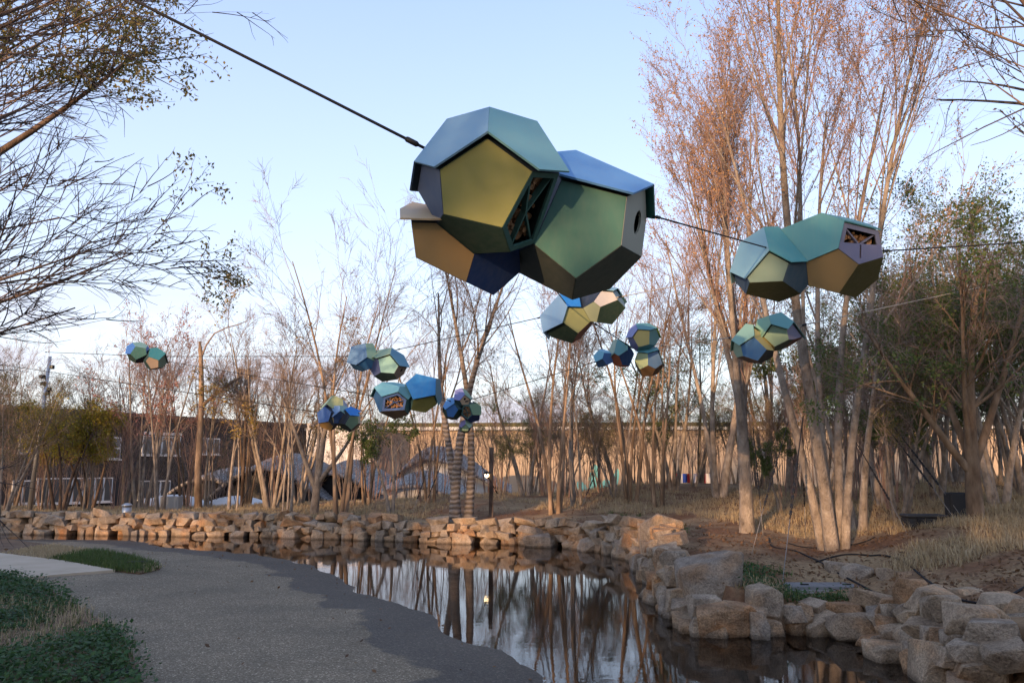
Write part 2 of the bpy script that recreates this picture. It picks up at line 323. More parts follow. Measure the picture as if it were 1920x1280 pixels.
# planting strips and concrete spur on the left of the path
def strip(name, pts_px, z, matl, h=.03, kind='structure'):
    poly = [G(px, py, z) for px, py in pts_px]; bm = bmesh.new()
    vs = [bm.verts.new((p.x, p.y, z)) for p in poly]; f = bm.faces.new(vs)
    r = bmesh.ops.extrude_face_region(bm, geom=[f])
    for v in r['geom']:
        if isinstance(v, bmesh.types.BMVert): v.co.z += h
    bmesh.ops.triangulate(bm, faces=[f for f in bm.faces if len(f.verts) > 4]); o = bm_obj(name, bm, matl); tag(o, kind=kind)
    return np.array([[p.x, p.y] for p in poly])
M_CONC = noisy('concrete_beige', [(.40, .32, .23), (.47, .38, .28), (.52, .43, .32)], 1.4, .85, .15, 120)
M_BEDSOIL = noisy('planting_soil', [(.09, .055, .035), (.15, .095, .06), (.2, .14, .085)], 5, .95, .8, 40)
strip('concrete_path', [(-900, 1035), (0, 1041), (120, 1056), (215, 1074), (120, 1082), (48, 1089), (-60, 1094), (-900, 1110)], .05, M_CONC, .05)
BED1 = strip('planting_strip', [(-500, 1003), (0, 1014), (90, 1024), (180, 1038), (250, 1052), (300, 1068), (262, 1079), (205, 1073), (110, 1055), (0, 1040), (-500, 1030)], .035, M_BEDSOIL, .05)
BED2 = strip('planting_bed', [(-500, 1100), (0, 1084), (70, 1104), (130, 1140), (190, 1180), (228, 1212), (250, 1252), (258, 1300), (262, 1400), (-700, 1500)], .06, M_BEDSOIL, .08)

# ------------------------------------------------------------------ stone walls: every stone is a part
def stone_mesh(name, seed, n=16, hi=False):
    r = np.random.default_rng(seed); bm = bmesh.new()
    p = np.array([(x, y, z) for x in (-1, 1) for y in (-1, 1) for z in (-1, 1)], float) * (1 - r.uniform(.0, .55, (8, 3)))     # a split block with uneven corners
    q = r.normal(size=(n - 9, 3)); q /= np.abs(q).max(1, keepdims=True); q *= r.uniform(.82, 1.02, (n - 9, 1)); p = np.concatenate([p, q])
    for c in p * .5: bm.verts.new(c)
    bmesh.ops.convex_hull(bm, input=bm.verts); 
    for v in [v for v in bm.verts if not v.link_faces]: bm.verts.remove(v)
    bmesh.ops.dissolve_limit(bm, angle_limit=.3, verts=bm.verts, edges=bm.edges)
    bmesh.ops.bevel(bm, geom=list(bm.edges), offset=.022, segments=1, affect='EDGES', clamp_overlap=True)
    if hi:
        bmesh.ops.triangulate(bm, faces=bm.faces); bmesh.ops.subdivide_edges(bm, edges=[e for e in bm.edges if e.calc_length() > .12], cuts=2, use_grid_fill=True)
        P = np.array([v.co for v in bm.verts]); nz = vnoise3(P, 7, seed) * .008 + vnoise3(P, 19, seed + 1) * .007
        bm.normal_update()
        for v, k in zip(bm.verts, nz): v.co += v.normal * k
    bmesh.ops.triangulate(bm, faces=bm.faces)
    xs_ = [v.co for v in bm.verts]
    lo = Vector([min(c[i] for c in xs_) for i in range(3)]); hi_ = Vector([max(c[i] for c in xs_) for i in range(3)])
    for v in bm.verts: v.co = Vector([(v.co[i] - (lo[i] + hi_[i]) / 2) / (hi_[i] - lo[i]) for i in range(3)])
    bmesh.ops.recalc_face_normals(bm, faces=bm.faces)
    me = bpy.data.meshes.new(name); bm.to_mesh(me); bm.free()
    return me
def vnoise3(P, f, seed):
    r = np.random.default_rng(seed); o = np.zeros(len(P))
    for i in range(6):
        a = r.normal(size=3); a /= np.linalg.norm(a); o += np.sin(P @ a * f * r.uniform(.6, 1.6) + r.uniform(0, 6.28))
    return o / 3
# granite: tan to grey from stone to stone, mottled, ochre stains
M_STONE = mat('granite', (.35, .28, .21), .85, .25); m = M_STONE; b = m.node_tree.nodes['Principled BSDF']
t = N(m, 'ShaderNodeTexCoord'); g = N(m, 'ShaderNodeNewGeometry'); oi = N(m, 'ShaderNodeObjectInfo')
r0 = N(m, 'ShaderNodeValToRGB'); e = r0.color_ramp.elements; e[0].color = (.56, .35, .20, 1); e[1].color = (.52, .43, .33, 1)
for p_, c_ in ((.25, (.56, .41, .27, 1)), (.5, (.48, .41, .335, 1)), (.75, (.68, .52, .36, 1))): q = e.new(p_); q.color = c_
LK(m, oi.outputs['Random'], r0.inputs[0])
n1 = N(m, 'ShaderNodeTexNoise', i_Scale=5., i_Detail=7, i_Roughness=.65); n2 = N(m, 'ShaderNodeTexNoise', i_Scale=55, i_Detail=5, i_Roughness=.7); n3 = N(m, 'ShaderNodeTexNoise', i_Scale=2.3, i_Detail=4)
for n_ in (n1, n2, n3): LK(m, g.outputs['Position'], n_.inputs['Vector'])
ra = N(m, 'ShaderNodeValToRGB'); e = ra.color_ramp.elements; e[0].position = .33; e[0].color = (.48, .46, .45, 1); e[1].position = .7; e[1].color = (1.22, 1.2, 1.18, 1)
rb = N(m, 'ShaderNodeValToRGB'); e = rb.color_ramp.elements; e[0].position = .36; e[0].color = (.42, .42, .42, 1); e[1].position = .58; e[1].color = (1.1, 1.1, 1.1, 1)
rc = N(m, 'ShaderNodeValToRGB'); e = rc.color_ramp.elements; e[0].position = .52; e[0].color = (1, 1, 1, 1); e[1].position = .68; e[1].color = (1.12, .80, .52, 1)
last = r0.outputs[0]
for nn, rr_, f_ in ((n1, ra, .9), (n2, rb, .7), (n3, rc, .75)):
    LK(m, nn.outputs[0], rr_.inputs[0]); mm = N(m, 'ShaderNodeMix', data_type='RGBA', blend_type='MULTIPLY'); mm.inputs['Factor'].default_value = f_
    LK(m, last, mm.inputs['A']); LK(m, rr_.outputs[0], mm.inputs['B']); last = mm.outputs['Result']
# wet foot at the waterline
sx = N(m, 'ShaderNodeSeparateXYZ'); LK(m, g.outputs['Position'], sx.inputs[0]); wl = N(m, 'ShaderNodeMapRange'); wl.inputs[1].default_value = .015; wl.inputs[2].default_value = .05; wl.inputs[3].default_value = .7; wl.inputs[4].default_value = 0
LK(m, sx.outputs[2], wl.inputs[0]); mm = N(m, 'ShaderNodeMix', data_type='RGBA', blend_type='MULTIPLY'); mm.inputs['B'].default_value = (.3, .28, .26, 1); LK(m, wl.outputs[0], mm.inputs['Factor']); LK(m, last, mm.inputs['A'])
LK(m, mm.outputs['Result'], b.inputs['Base Color'])
ba = N(m, 'ShaderNodeMath', operation='MULTIPLY_ADD'); ba.inputs[1].default_value = 2.5; LK(m, n1.outputs[0], ba.inputs[0]); LK(m, n2.outputs[0], ba.inputs[2])
bp = N(m, 'ShaderNodeBump', i_Strength=1., i_Distance=.045); LK(m, ba.outputs[0], bp.inputs['Height']); LK(m, bp.outputs[0], b.inputs['Normal'])
STONES = [stone_mesh('stone_block', 100 + i, 13 + i % 5) for i in range(14)]; BOULD = [stone_mesh('boulder_block', 300 + i, 16 + i % 4, True) for i in range(9)]
for me in STONES + BOULD: me.materials.append(M_STONE)
srng = np.random.default_rng(21)
def stone(parent, c, s, rz, tilt=.12, big=False, name='stone'):
    me = (BOULD if big else STONES)[srng.integers(9 if big else 14)]
    o = bpy.data.objects.new(name, me); C.objects.link(o); o.location = c; o.scale = s
    o.rotation_euler = (srng.normal() * tilt, srng.normal() * tilt, rz); o.parent = parent
    return o
def wall_run(root, i0, i1, heights, wid, seed_off=0, big=.0):
    """courses of stones along the polyline WALL[i0..i1]; heights(s 0..1) gives the height of the top"""
    line = WALL[i0:i1 + 1]; seg = np.linalg.norm(np.diff(line, axis=0), axis=1); cum = np.concatenate([[0], np.cumsum(seg)]); Lt = cum[-1]
    z = -.14; lean = 0; row = 0
    while z < .75:
        s = srng.uniform(0, .15)
        ch = srng.uniform(.13, .19) if row else .27
        placed = 0
        while s < Lt:
            f = s / Lt; k = min(np.searchsorted(cum, s, 'right') - 1, len(seg) - 1); tt = (s - cum[k]) / seg[k]; p = line[k] + (line[k + 1] - line[k]) * tt
            dvec = (line[k + 1] - line[k]) / seg[k]; nrm = np.array([-dvec[1], dvec[0]])   # land side
            wd = wid(f) * srng.choice([.62, .85, 1., 1.25, 1.6]) * srng.uniform(.85, 1.15)
            top = heights(f)
            if z + ch * .5 < top:
                hh = ch * srng.uniform(.9, 1.35); dp = srng.uniform(.28, .42)
                off = .02 + lean + srng.uniform(-.09, .07)
                stone(root, (p[0] + nrm[0] * off, p[1] + nrm[1] * off, z + hh * .46 + srng.uniform(-.02, .02)), (wd * 1.0, dp, hh * 1.08), math.atan2(dvec[1], dvec[0]) + srng.normal() * .2, .13, srng.random() < big); placed += 1
            s += wd * .93
        z += ch * .93; lean += .045; row += 1
        if not placed: break
root = empty('stone_retaining_wall', (WALL[6][0], WALL[6][1], 0)); root_inv = root.location.copy()
def unparent_offset(root, children_before): 
    for o in root.children: o.matrix_parent_inverse = Matrix.Translation(-root.location)
wall_run(root, 1, 11, lambda f: np.interp(f, [0, .35, .5, .62, .75, .85, 1], [.46, .48, .50, .44, .48, .60, .66]), lambda f: np.interp(f, [0, .6, .8, 1], [.34, .27, .34, .40]))
unparent_offset(root, 0)
tag(root, 'long low wall of tan granite stones along the far bank of the pond', 'stone wall')
root = empty('stone_retaining_wall', (WALL[14][0], WALL[14][1], 0))
wall_run(root, 11, 18, lambda f: np.interp(f, [0, .2, .45, .6, 1], [.72, .62, .54, .30, .26]), lambda f: np.interp(f, [0, .4, 1], [.26, .24, .26]), big=.4)
unparent_offset(root, 0)
tag(root, 'short bent wall of stacked stones between the corner rock and the small cove', 'stone wall')
root = empty('stone_retaining_wall', (WALL[21][0], WALL[21][1], 0))
wall_run(root, 18, 23, lambda f: np.interp(f, [0, .25, .5, 1], [.26, .44, .56, .62]), lambda f: .27, big=.8)
# upper tiers stepping back behind the cove
for (px, py, z, sx_, sy_, sz_) in [(1610, 1075, .36, .42, .34, .26), (1685, 1085, .36, .40, .36, .42), (1740, 1100, .32, .5, .4, .46), (1790, 1130, .34, .34, .4, .40), (1745, 1150, .24, .30, .34, .36), (1840, 1120, .42, .36, .34, .22), (1895, 1135, .46, .4, .36, .22), (1850, 1165, .34, .34, .34, .3), (1905, 1180, .38, .36, .36, .3), (1960, 1160, .46, .4, .4, .3), (1800, 1185, .24, .3, .3, .36), (1870, 1215, .26, .34, .3, .34), (1580, 1062, .4, .3, .3, .2), (1935, 1225, .3, .34, .3, .34)]:
    p = G(px, py, z); stone(root, (p.x, p.y + .1, z - sz_ * .3), (sx_, sy_, sz_ * 1.3), srng.uniform(-.4, .4), .1, True)
unparent_offset(root, 0)
tag(root, 'tall tumbled bank of big stones curving round the near end of the pond', 'stone wall')
def boulder(label, px, py, size, rz, k, zc=None, group=None):
    p = G(px, py, 0); o = bpy.data.objects.new('boulder', BOULD[k]); C.objects.link(o); o.scale = size; o.rotation_euler = (random.uniform(-.08, .08), random.uniform(-.08, .08), rz)
    o.location = (p.x, p.y + size[1] * .45, (zc if zc is not None else size[2] * .36)); tag(o, label, 'boulder', group); return o
boulder('largest flat topped tan boulder standing at the bend of the stone wall', 1352, 1172, (.74, .62, .78), .1, 0, .30)
boulder('squat block in the water leaning on the largest boulder', 1372, 1196, (.60, .36, .40), -.06, 3, .10)
boulder('upright grey tan stone beside the squat block in the water', 1440, 1188, (.34, .34, .56), .25, 5, .16)
boulder('tall corner rock where the far wall turns towards the path', 1243, 1072, (.66, .66, 1.05), .5, 2, .34)
boulder('rounded grey rock standing in the water below the corner', 1268, 1150, (.36, .3, .36), .3, 6, .1)
boulder('broad sloping boulder at the mouth of the small cove', 1625, 1205, (.62, .40, .30), -.25, 7, .10)
boulder('thin slanted slab of stone lying across the cove boulders', 1672, 1222, (.52, .22, .10), .35, 1, .07)
boulder('low pale rock half sunk in front of the slanted slab', 1693, 1243, (.44, .30, .22), .1, 4, .05)
boulder('big rounded boulder under the tumbled bank at the water', 1798, 1290, (.52, .44, .42), .2, 8, .10)
for i, (px, py, w_) in enumerate([(1185, 1044, .5), (1105, 1034, .46), (1010, 1026, .62), (845, 1016, .5), (590, 1008, .5), (735, 1013, .5)]):
    boulder('pale jutting rock in the water at the foot of the far wall', px, py, (w_, .42, srng.uniform(.3, .42)), srng.uniform(-.5, .5), i, .07, 'rocks jutting from the far wall')

# ------------------------------------------------------------------ suspended polyhedral nest boxes
UNITS={
'A':([-173,5227,3813,-170,5436,4070,145,5731,4108,-50,6015,4150,144,5327,3608,348,5559,3684,177,5951,3269,-36,6235,3389,-70,5525,3261,-14,5799,3158,-290,5908,3173,-255,6266,3371,-493,5493,3352,-548,5621,3320,-712,5747,3623,-593,6188,3767,-509,5341,3630,-663,5564,3755,-465,5700,4110,-404,6052,4160],1.129),
'A2':([381,5807,3717,314,6157,4008,538,6412,4133,414,6592,4106,869,5869,3609,1062,6173,3782,1096,6347,3589,619,6700,3786,836,5986,3265,1063,6434,3298,831,6670,3086,454,6909,3440,497,6050,3028,495,6404,2937,59,6527,3196,135,6925,3559,176,5951,3269,47,6243,3279,155,6494,3986,174,6690,4019],1.123),
'A3':([-715,5542,3301,-766,5871,3467,-728,6195,3621,-689,6451,3794,-548,5621,3322,-181,5906,3422,9,6040,3511,-85,6366,3732,-290,5907,3173,45,6158,3290,57,6330,3145,-7,6469,3341,-357,6034,2990,-155,6308,2949,-276,6410,3036,-361,6560,3236,-702,5733,3099,-760,6201,3240,-781,6287,3332,-738,6541,3521],1.199),
'B':([2794,8393,3873,2813,8573,4162,3015,8659,4192,3012,8938,4138,3002,8392,3754,3229,8490,3788,3310,8687,3579,3205,9015,3725,2964,8500,3577,3227,8712,3483,3057,8933,3434,3089,9100,3633,2629,8600,3585,2657,8844,3507,2570,8938,3669,2793,9149,3835,2601,8581,3638,2524,8824,3768,2646,8824,4076,2813,9050,4071],1.127),
'B2':([3226,8489,3790,3020,8660,4184,3402,8414,4300,3783,8709,4344,3509,8307,3890,3583,8283,4178,4005,8397,4117,4002,8692,4273,3757,8392,3736,4063,8454,3835,4123,8746,3658,4061,8965,4088,3647,8685,3480,3918,8872,3474,3659,9187,3663,3766,9227,4042,3310,8686,3575,3205,9014,3725,3012,8939,4142,3470,9113,4220],1.06),
'C':([3123,10129,3230,3154,10255,3377,3363,10345,3256,3353,10498,3263,3281,10147,3067,3412,10257,3069,3422,10352,3004,3393,10536,3083,3188,10239,2935,3256,10336,2908,3156,10513,2945,3249,10609,3043,3008,10272,3003,2986,10477,3010,2951,10518,3109,3122,10624,3167,2973,10227,3131,2930,10388,3219,3101,10365,3409,3211,10532,3347],1.139),
'C2':([3375,10179,3393,3383,10264,3505,3540,10299,3552,3556,10469,3566,3548,10126,3325,3645,10200,3423,3817,10335,3265,3838,10415,3258,3574,10148,3198,3652,10207,3208,3586,10460,3116,3699,10516,3163,3412,10233,3119,3470,10420,3088,3373,10506,3199,3482,10593,3281,3285,10251,3250,3246,10396,3311,3303,10435,3492,3434,10542,3535],1.151),
'D':([879,12368,4070,786,12538,4285,907,12702,4406,803,13020,4305,1136,12485,4087,1122,12706,4322,1276,12922,4168,1043,13139,4161,1265,12591,3891,1348,12839,3929,1136,13018,3682,981,13176,3859,1055,12540,3689,980,12798,3566,636,12776,3668,709,13071,3873,806,12388,3839,550,12663,3753,514,12779,4016,588,12982,4090],1.143),
'D2':([1292,12333,4161,1412,12311,4327,1594,12315,4310,1691,12612,4411,1397,12346,4078,1674,12332,4190,1818,12492,4089,1824,12644,4215,1358,12551,3869,1619,12664,3855,1579,12802,3889,1682,12866,4125,1264,12589,3890,1347,12839,3929,1276,12921,4169,1503,12928,4265,1136,12486,4089,1123,12706,4322,1265,12632,4463,1519,12734,4474],1.13),
'E':([2341,14560,4096,2343,14758,4225,2564,14812,4246,2558,14990,4177,2552,14554,4079,2691,14653,4134,2771,14748,3981,2683,14983,4004,2546,14599,3832,2681,14708,3829,2547,14883,3748,2554,15032,3853,2349,14617,3783,2342,14797,3728,2247,14925,3839,2367,15068,3916,2247,14589,3963,2177,14813,3995,2252,14884,4160,2370,15041,4122],1.12),
'E2':([2349,14774,3703,2452,14946,3791,2717,14878,3800,2779,15023,3666,2520,14615,3659,2722,14702,3725,2806,14725,3488,2845,14917,3438,2514,14603,3442,2659,14660,3382,2618,14842,3262,2759,14980,3330,2381,14720,3380,2452,14874,3263,2429,15047,3333,2617,15128,3380,2297,14811,3559,2346,15029,3493,2448,15089,3671,2630,15153,3583],1.11),
'E3':([1981,14734,3916,1939,14943,3935,2082,15026,3859,2151,15104,3725,2147,14690,3830,2259,14823,3770,2303,14858,3693,2277,15022,3620,2141,14647,3725,2253,14755,3587,2196,14780,3454,2203,14959,3456,1983,14613,3619,2053,14708,3461,1935,14846,3470,2027,15006,3466,1913,14639,3672,1832,14843,3583,1832,15000,3681,1960,15083,3590],1.129),
'E4':([1683,14687,3575,1716,14687,3674,1843,14765,3676,1816,14875,3731,1765,14758,3481,1888,14821,3541,1887,14890,3535,1842,14971,3644,1699,14825,3439,1775,14942,3470,1684,15010,3474,1742,15036,3630,1612,14858,3436,1614,14973,3459,1557,14939,3634,1649,14985,3707,1575,14771,3530,1545,14832,3643,1637,14776,3734,1697,14887,3768],1.13),
'F':([-2266,14633,3627,-2274,14840,3759,-2102,15044,3663,-2258,15153,3608,-2106,14653,3437,-1982,14932,3445,-2042,14963,3319,-2277,15141,3359,-2185,14657,3296,-2151,14858,3206,-2447,14963,3174,-2467,15110,3269,-2429,14642,3314,-2575,14795,3254,-2673,14848,3402,-2584,15099,3411,-2479,14625,3559,-2623,14750,3598,-2517,14900,3727,-2486,15121,3621],1.155),
'F2':([-2733,14689,3831,-2634,14812,3850,-2578,14824,3739,-2584,14998,3579,-2688,14626,3593,-2579,14725,3538,-2582,14810,3421,-2585,14963,3450,-2867,14627,3464,-2718,14775,3371,-2830,14931,3365,-2704,15012,3421,-3033,14667,3509,-2995,14940,3418,-2948,15061,3540,-2824,15110,3561,-2971,14720,3785,-2929,14923,3793,-2729,14999,3832,-2703,15089,3698],1.134),
'G':([-1711,14222,3198,-1767,14508,3238,-1543,14661,3199,-1630,14828,3008,-1400,14252,3128,-1356,14498,3140,-1323,14592,2838,-1482,14770,2793,-1399,14182,2858,-1358,14363,2697,-1563,14418,2553,-1639,14690,2623,-1740,14110,2783,-1810,14273,2591,-1981,14442,2667,-1898,14682,2689,-1871,14156,3040,-2025,14366,2972,-1959,14573,3092,-1880,14775,2945],1.134),
'G2':([-2015,14023,2882,-2007,14104,2971,-1831,14268,2976,-1971,14500,3050,-1863,14060,2762,-1787,14237,2891,-1796,14402,2681,-1940,14615,2795,-1901,14086,2579,-1858,14323,2513,-2130,14497,2437,-2183,14667,2595,-2294,14046,2554,-2345,14106,2536,-2495,14279,2828,-2376,14551,2802,-2270,14007,2805,-2419,14183,2964,-2304,14241,3052,-2166,14462,3076],1.145),
'H':([-3418,15846,2681,-3448,15923,2779,-3375,16056,2784,-3507,16166,2782,-3285,15953,2591,-3265,16061,2647,-3327,16178,2556,-3450,16244,2604,-3369,15984,2442,-3393,16098,2420,-3514,16122,2409,-3579,16215,2515,-3546,15896,2449,-3603,15959,2435,-3699,15991,2548,-3677,16149,2591,-3550,15837,2568,-3677,15932,2621,-3622,16004,2775,-3615,16119,2778],1.134),
'H2':([-3207,15821,2592,-3319,15903,2703,-3247,16032,2765,-3333,16173,2715,-3063,15902,2584,-3069,16044,2691,-3068,16178,2612,-3224,16267,2620,-3059,15953,2453,-3061,16149,2449,-3173,16195,2344,-3289,16279,2462,-3196,15927,2325,-3247,16065,2276,-3423,16065,2356,-3438,16192,2461,-3304,15831,2425,-3441,15905,2448,-3465,15953,2604,-3465,16126,2618],1.13),
'H3':([-3633,15800,2485,-3585,15805,2654,-3455,15942,2665,-3510,16082,2764,-3554,15911,2387,-3434,16004,2518,-3468,16187,2487,-3519,16228,2660,-3641,16046,2298,-3598,16207,2349,-3750,16271,2470,-3698,16281,2651,-3833,15982,2382,-3892,16129,2487,-3906,16081,2640,-3794,16165,2752,-3817,15870,2464,-3862,15914,2645,-3723,15875,2755,-3681,16041,2823],1.13),
'H4':([-3629,16162,2999,-3700,16312,2986,-3569,16430,2889,-3607,16489,2710,-3447,16144,2919,-3407,16323,2845,-3353,16315,2679,-3481,16423,2587,-3408,16025,2769,-3352,16121,2624,-3491,16125,2491,-3573,16300,2463,-3593,15954,2748,-3631,16032,2555,-3798,16118,2576,-3756,16294,2514,-3711,15993,2831,-3844,16098,2729,-3842,16305,2824,-3783,16410,2666],1.13),
'I':([-946,15825,2999,-1002,15924,3130,-922,16024,3088,-1001,16131,3011,-834,15920,2915,-814,16011,2944,-848,16087,2854,-970,16164,2901,-877,15922,2817,-888,16037,2772,-1010,16048,2734,-1066,16134,2820,-994,15850,2811,-1067,15957,2752,-1158,15945,2831,-1158,16081,2885,-1035,15801,2893,-1145,15858,2914,-1131,15954,3089,-1144,16065,3022],1.131),
'I2':([-715,15913,2837,-807,16067,2882,-756,16170,2824,-863,16235,2733,-633,15943,2767,-651,16126,2749,-662,16152,2585,-807,16225,2585,-637,15901,2618,-653,16024,2517,-824,15998,2457,-907,16127,2504,-778,15818,2613,-884,15869,2524,-1014,15916,2621,-1022,16080,2603,-842,15829,2799,-974,15884,2807,-967,16022,2854,-993,16149,2748],1.13),
'I3':([-1296,16014,2928,-1287,16159,2884,-1097,16166,2854,-1071,16201,2704,-1157,15915,2937,-1041,16023,2888,-973,15969,2736,-994,16076,2634,-1150,15818,2825,-1064,15831,2718,-1168,15869,2562,-1106,16031,2524,-1310,15851,2716,-1281,15875,2578,-1334,16011,2563,-1221,16111,2528,-1362,15939,2774,-1380,16054,2666,-1328,16192,2749,-1213,16218,2633],1.13),
'I4':([-926,15935,2429,-932,16004,2518,-846,16081,2493,-869,16154,2461,-856,15956,2358,-814,16042,2402,-829,16107,2350,-864,16179,2384,-880,15985,2304,-879,16078,2272,-938,16127,2259,-934,16194,2329,-1004,16006,2305,-1034,16063,2287,-1055,16083,2331,-1010,16174,2385,-1000,15975,2370,-1048,16047,2394,-1013,16071,2483,-997,16154,2450],1.13),
'J':([-9361,19607,4521,-9455,19686,4603,-9366,19822,4638,-9462,19944,4584,-9202,19689,4498,-9226,19812,4574,-9227,19933,4469,-9358,20011,4471,-9189,19704,4381,-9202,19863,4338,-9328,19895,4237,-9425,19990,4326,-9344,19634,4279,-9408,19757,4205,-9553,19773,4276,-9565,19913,4350,-9431,19582,4377,-9559,19650,4391,-9576,19720,4543,-9581,19885,4530],1.13),
'J2':([-8994,19598,4280,-9026,19707,4450,-8926,19778,4476,-9008,19914,4400,-8817,19642,4217,-8759,19782,4366,-8775,19966,4201,-8889,20031,4212,-8841,19716,4079,-8816,19875,4089,-8969,19923,4063,-8983,20039,4174,-8996,19723,4051,-9073,19837,4041,-9177,19869,4125,-9131,19998,4215,-9073,19637,4200,-9181,19752,4222,-9141,19784,4375,-9117,19929,4345],1.131),
}

VK = [a + str(i) for i in range(5) for a in 'vuwz']
FACES = {'F': ['v0', 'v1', 'v2', 'v3', 'v4'], 'B': ['z4', 'z3', 'z2', 'z1', 'z0']}
for i in range(5):
    j, k = (i + 1) % 5, (i - 1) % 5
    FACES['N%d' % i] = ['v%d' % j, 'v%d' % i, 'u%d' % i, 'w%d' % i, 'u%d' % j]; FACES['O%d' % i] = ['u%d' % i, 'w%d' % k, 'z%d' % k, 'z%d' % i, 'w%d' % i]
def paint(h, k=.86, sat=.85):
    key = 'panel_%s_%.2f' % (h, k)
    if key in MATS: return MATS[key]
    c = lin(h); lum = .3 * c[0] + .6 * c[1] + .1 * c[2]; c = tuple(max(.004, lum + (v - lum) * sat) * k for v in c[:3]) + (1,); m = mat(key, c, .5, .25); b = m.node_tree.nodes['Principled BSDF']
    t = N(m, 'ShaderNodeTexCoord'); n = N(m, 'ShaderNodeTexNoise', i_Scale=3.5, i_Detail=5, i_Roughness=.6); r = N(m, 'ShaderNodeMapRange'); r.inputs[3].default_value = .42; r.inputs[4].default_value = .62
    LK(m, t.outputs['Object'], n.inputs['Vector']); LK(m, n.outputs[0], r.inputs[0]); LK(m, r.outputs[0], b.inputs['Roughness'])
    mx_ = N(m, 'ShaderNodeMix', data_type='RGBA'); mx_.inputs['A'].default_value = tuple(v * .93 for v in c[:3]) + (1,); mx_.inputs['B'].default_value = tuple(min(1, v * 1.06) for v in c[:3]) + (1,); LK(m, n.outputs[0], mx_.inputs['Factor']); LK(m, mx_.outputs['Result'], b.inputs['Base Color'])
    mps = N(m, 'ShaderNodeMapping'); mps.inputs['Scale'].default_value = (9, 9, .9); n4 = N(m, 'ShaderNodeTexNoise', i_Scale=2.2, i_Detail=6, i_Roughness=.65); rs = N(m, 'ShaderNodeMapRange'); rs.inputs[1].default_value = .35; rs.inputs[2].default_value = .75; rs.inputs[3].default_value = .0; rs.inputs[4].default_value = .10; ds = N(m, 'ShaderNodeMix', data_type='RGBA'); ds.inputs['B'].default_value = (.30, .27, .23, 1)   # rain streaks and dust
    LK(m, t.outputs['Object'], mps.inputs[0]); LK(m, mps.outputs[0], n4.inputs['Vector']); LK(m, n4.outputs[0], rs.inputs[0]); LK(m, rs.outputs[0], ds.inputs['Factor']); LK(m, mx_.outputs['Result'], ds.inputs['A']); LK(m, ds.outputs['Result'], b.inputs['Base Color'])
    n2 = N(m, 'ShaderNodeTexNoise', i_Scale=1.7, i_Detail=2); bp = N(m, 'ShaderNodeBump', i_Strength=.08, i_Distance=.05); LK(m, t.outputs['Object'], n2.inputs['Vector']); LK(m, n2.outputs[0], bp.inputs['Height']); LK(m, bp.outputs[0], b.inputs['Normal'])
    return m
def inset(poly, d):
    c = sum(poly, Vector()) / len(poly); out_ = []
    n = (poly[1] - poly[0]).cross(poly[2] - poly[1]).normalized(); k = len(poly); lines = []
    for i in range(k):
        a, b_ = poly[i], poly[(i + 1) % k]; e_ = (b_ - a).normalized(); inn = n.cross(e_)
        if inn.dot(c - a) < 0: inn = -inn
        lines.append((a + inn * d, e_))
    for i in range(k):
        (p, e1), (q, e2) = lines[i - 1], lines[i]; cr = e1.cross(e2); dn = cr.dot(cr)
        out_.append(p + e1 * ((q - p).cross(e2).dot(cr) / dn) if dn > 1e-9 else q)
    return out_
def clip(poly, c, n):
    o_ = []
    for i in range(len(poly)):
        a, b_ = poly[i], poly[(i + 1) % len(poly)]; da, db = (a - c).dot(n), (b_ - c).dot(n)
        if da <= 0: o_.append(a)
        if (da < 0) != (db < 0) and abs(da - db) > 1e-9: o_.append(a + (b_ - a) * (da / (da - db)))
    return o_
def slab(name, outer, nrm, th, matl, parent, hole=None, org=Vector()):
    """flat panel with real thickness, optionally cut through"""
    bm = bmesh.new(); ov = [bm.verts.new(p - org) for p in outer]
    if hole:
        hv = [bm.verts.new(p - org) for p in hole]
        es = [bm.edges.new((l[i], l[(i + 1) % len(l)])) for l in (ov, hv) for i in range(len(l))]
        bmesh.ops.triangle_fill(bm, edges=es, use_beauty=True)
    else: bm.faces.new(ov)
    r = bmesh.ops.extrude_face_region(bm, geom=list(bm.faces))
    for v in r['geom']:
        if isinstance(v, bmesh.types.BMVert): v.co -= nrm * th
    return bm_obj(name, bm, matl, parent)
DARKS = ['#233a3c', '#1d2f45', '#2c3a30', '#3a4148', '#24454a']
def logs(name, center, nrm, up, poly, parent, org, rad, depth, seed, part=1.0):
    """a pack of cut branches, their sawn ends facing out of the opening"""
    r = np.random.default_rng(seed); right = nrm.cross(up).normalized(); P, R, keep = [], [], []
    pr = [((p - center).dot(right), (p - center).dot(up)) for p in poly]; pa = np.array(pr); lo, hi_ = pa.min(0), pa.max(0); cand = r.uniform(lo, hi_, (600, 2)); cand = cand[inside(cand, pa)]
    for c in cand:
        rr = rad * r.uniform(.45, 1.2)
        if all((c[0] - q[0]) ** 2 + (c[1] - q[1]) ** 2 > (rr + q[2]) ** 2 * .85 for q in keep): keep.append((c[0], c[1], rr))
    bm = bmesh.new()
    for x_, y_, rr in keep[:int(len(keep) * part)]:
        a = center + right * x_ + up * y_ - nrm * (depth * r.uniform(.05, .5)); ring = []
        tl = (nrm + right * r.normal() * .15 + up * r.normal() * .15).normalized()
        for k in range(7):
            an = k * 6.283 / 7; ring.append(right * math.cos(an) * rr + up * math.sin(an) * rr)
        t0 = [bm.verts.new(a + q - org) for q in ring]; t1 = [bm.verts.new(a + q * .95 - tl * depth - org) for q in ring]; bm.faces.new(t0)
        for k in range(7): bm.faces.new((t0[k], t0[(k + 1) % 7], t1[(k + 1) % 7], t1[k]))
    o = bm_obj(name, bm, M_LOG, parent); tag(o, kind='stuff'); return o
M_LOG = noisy('cut_branches', [(.12, .06, .035), (.34, .19, .10), (.55, .37, .23)], 14, .9, .6, 60, .1)
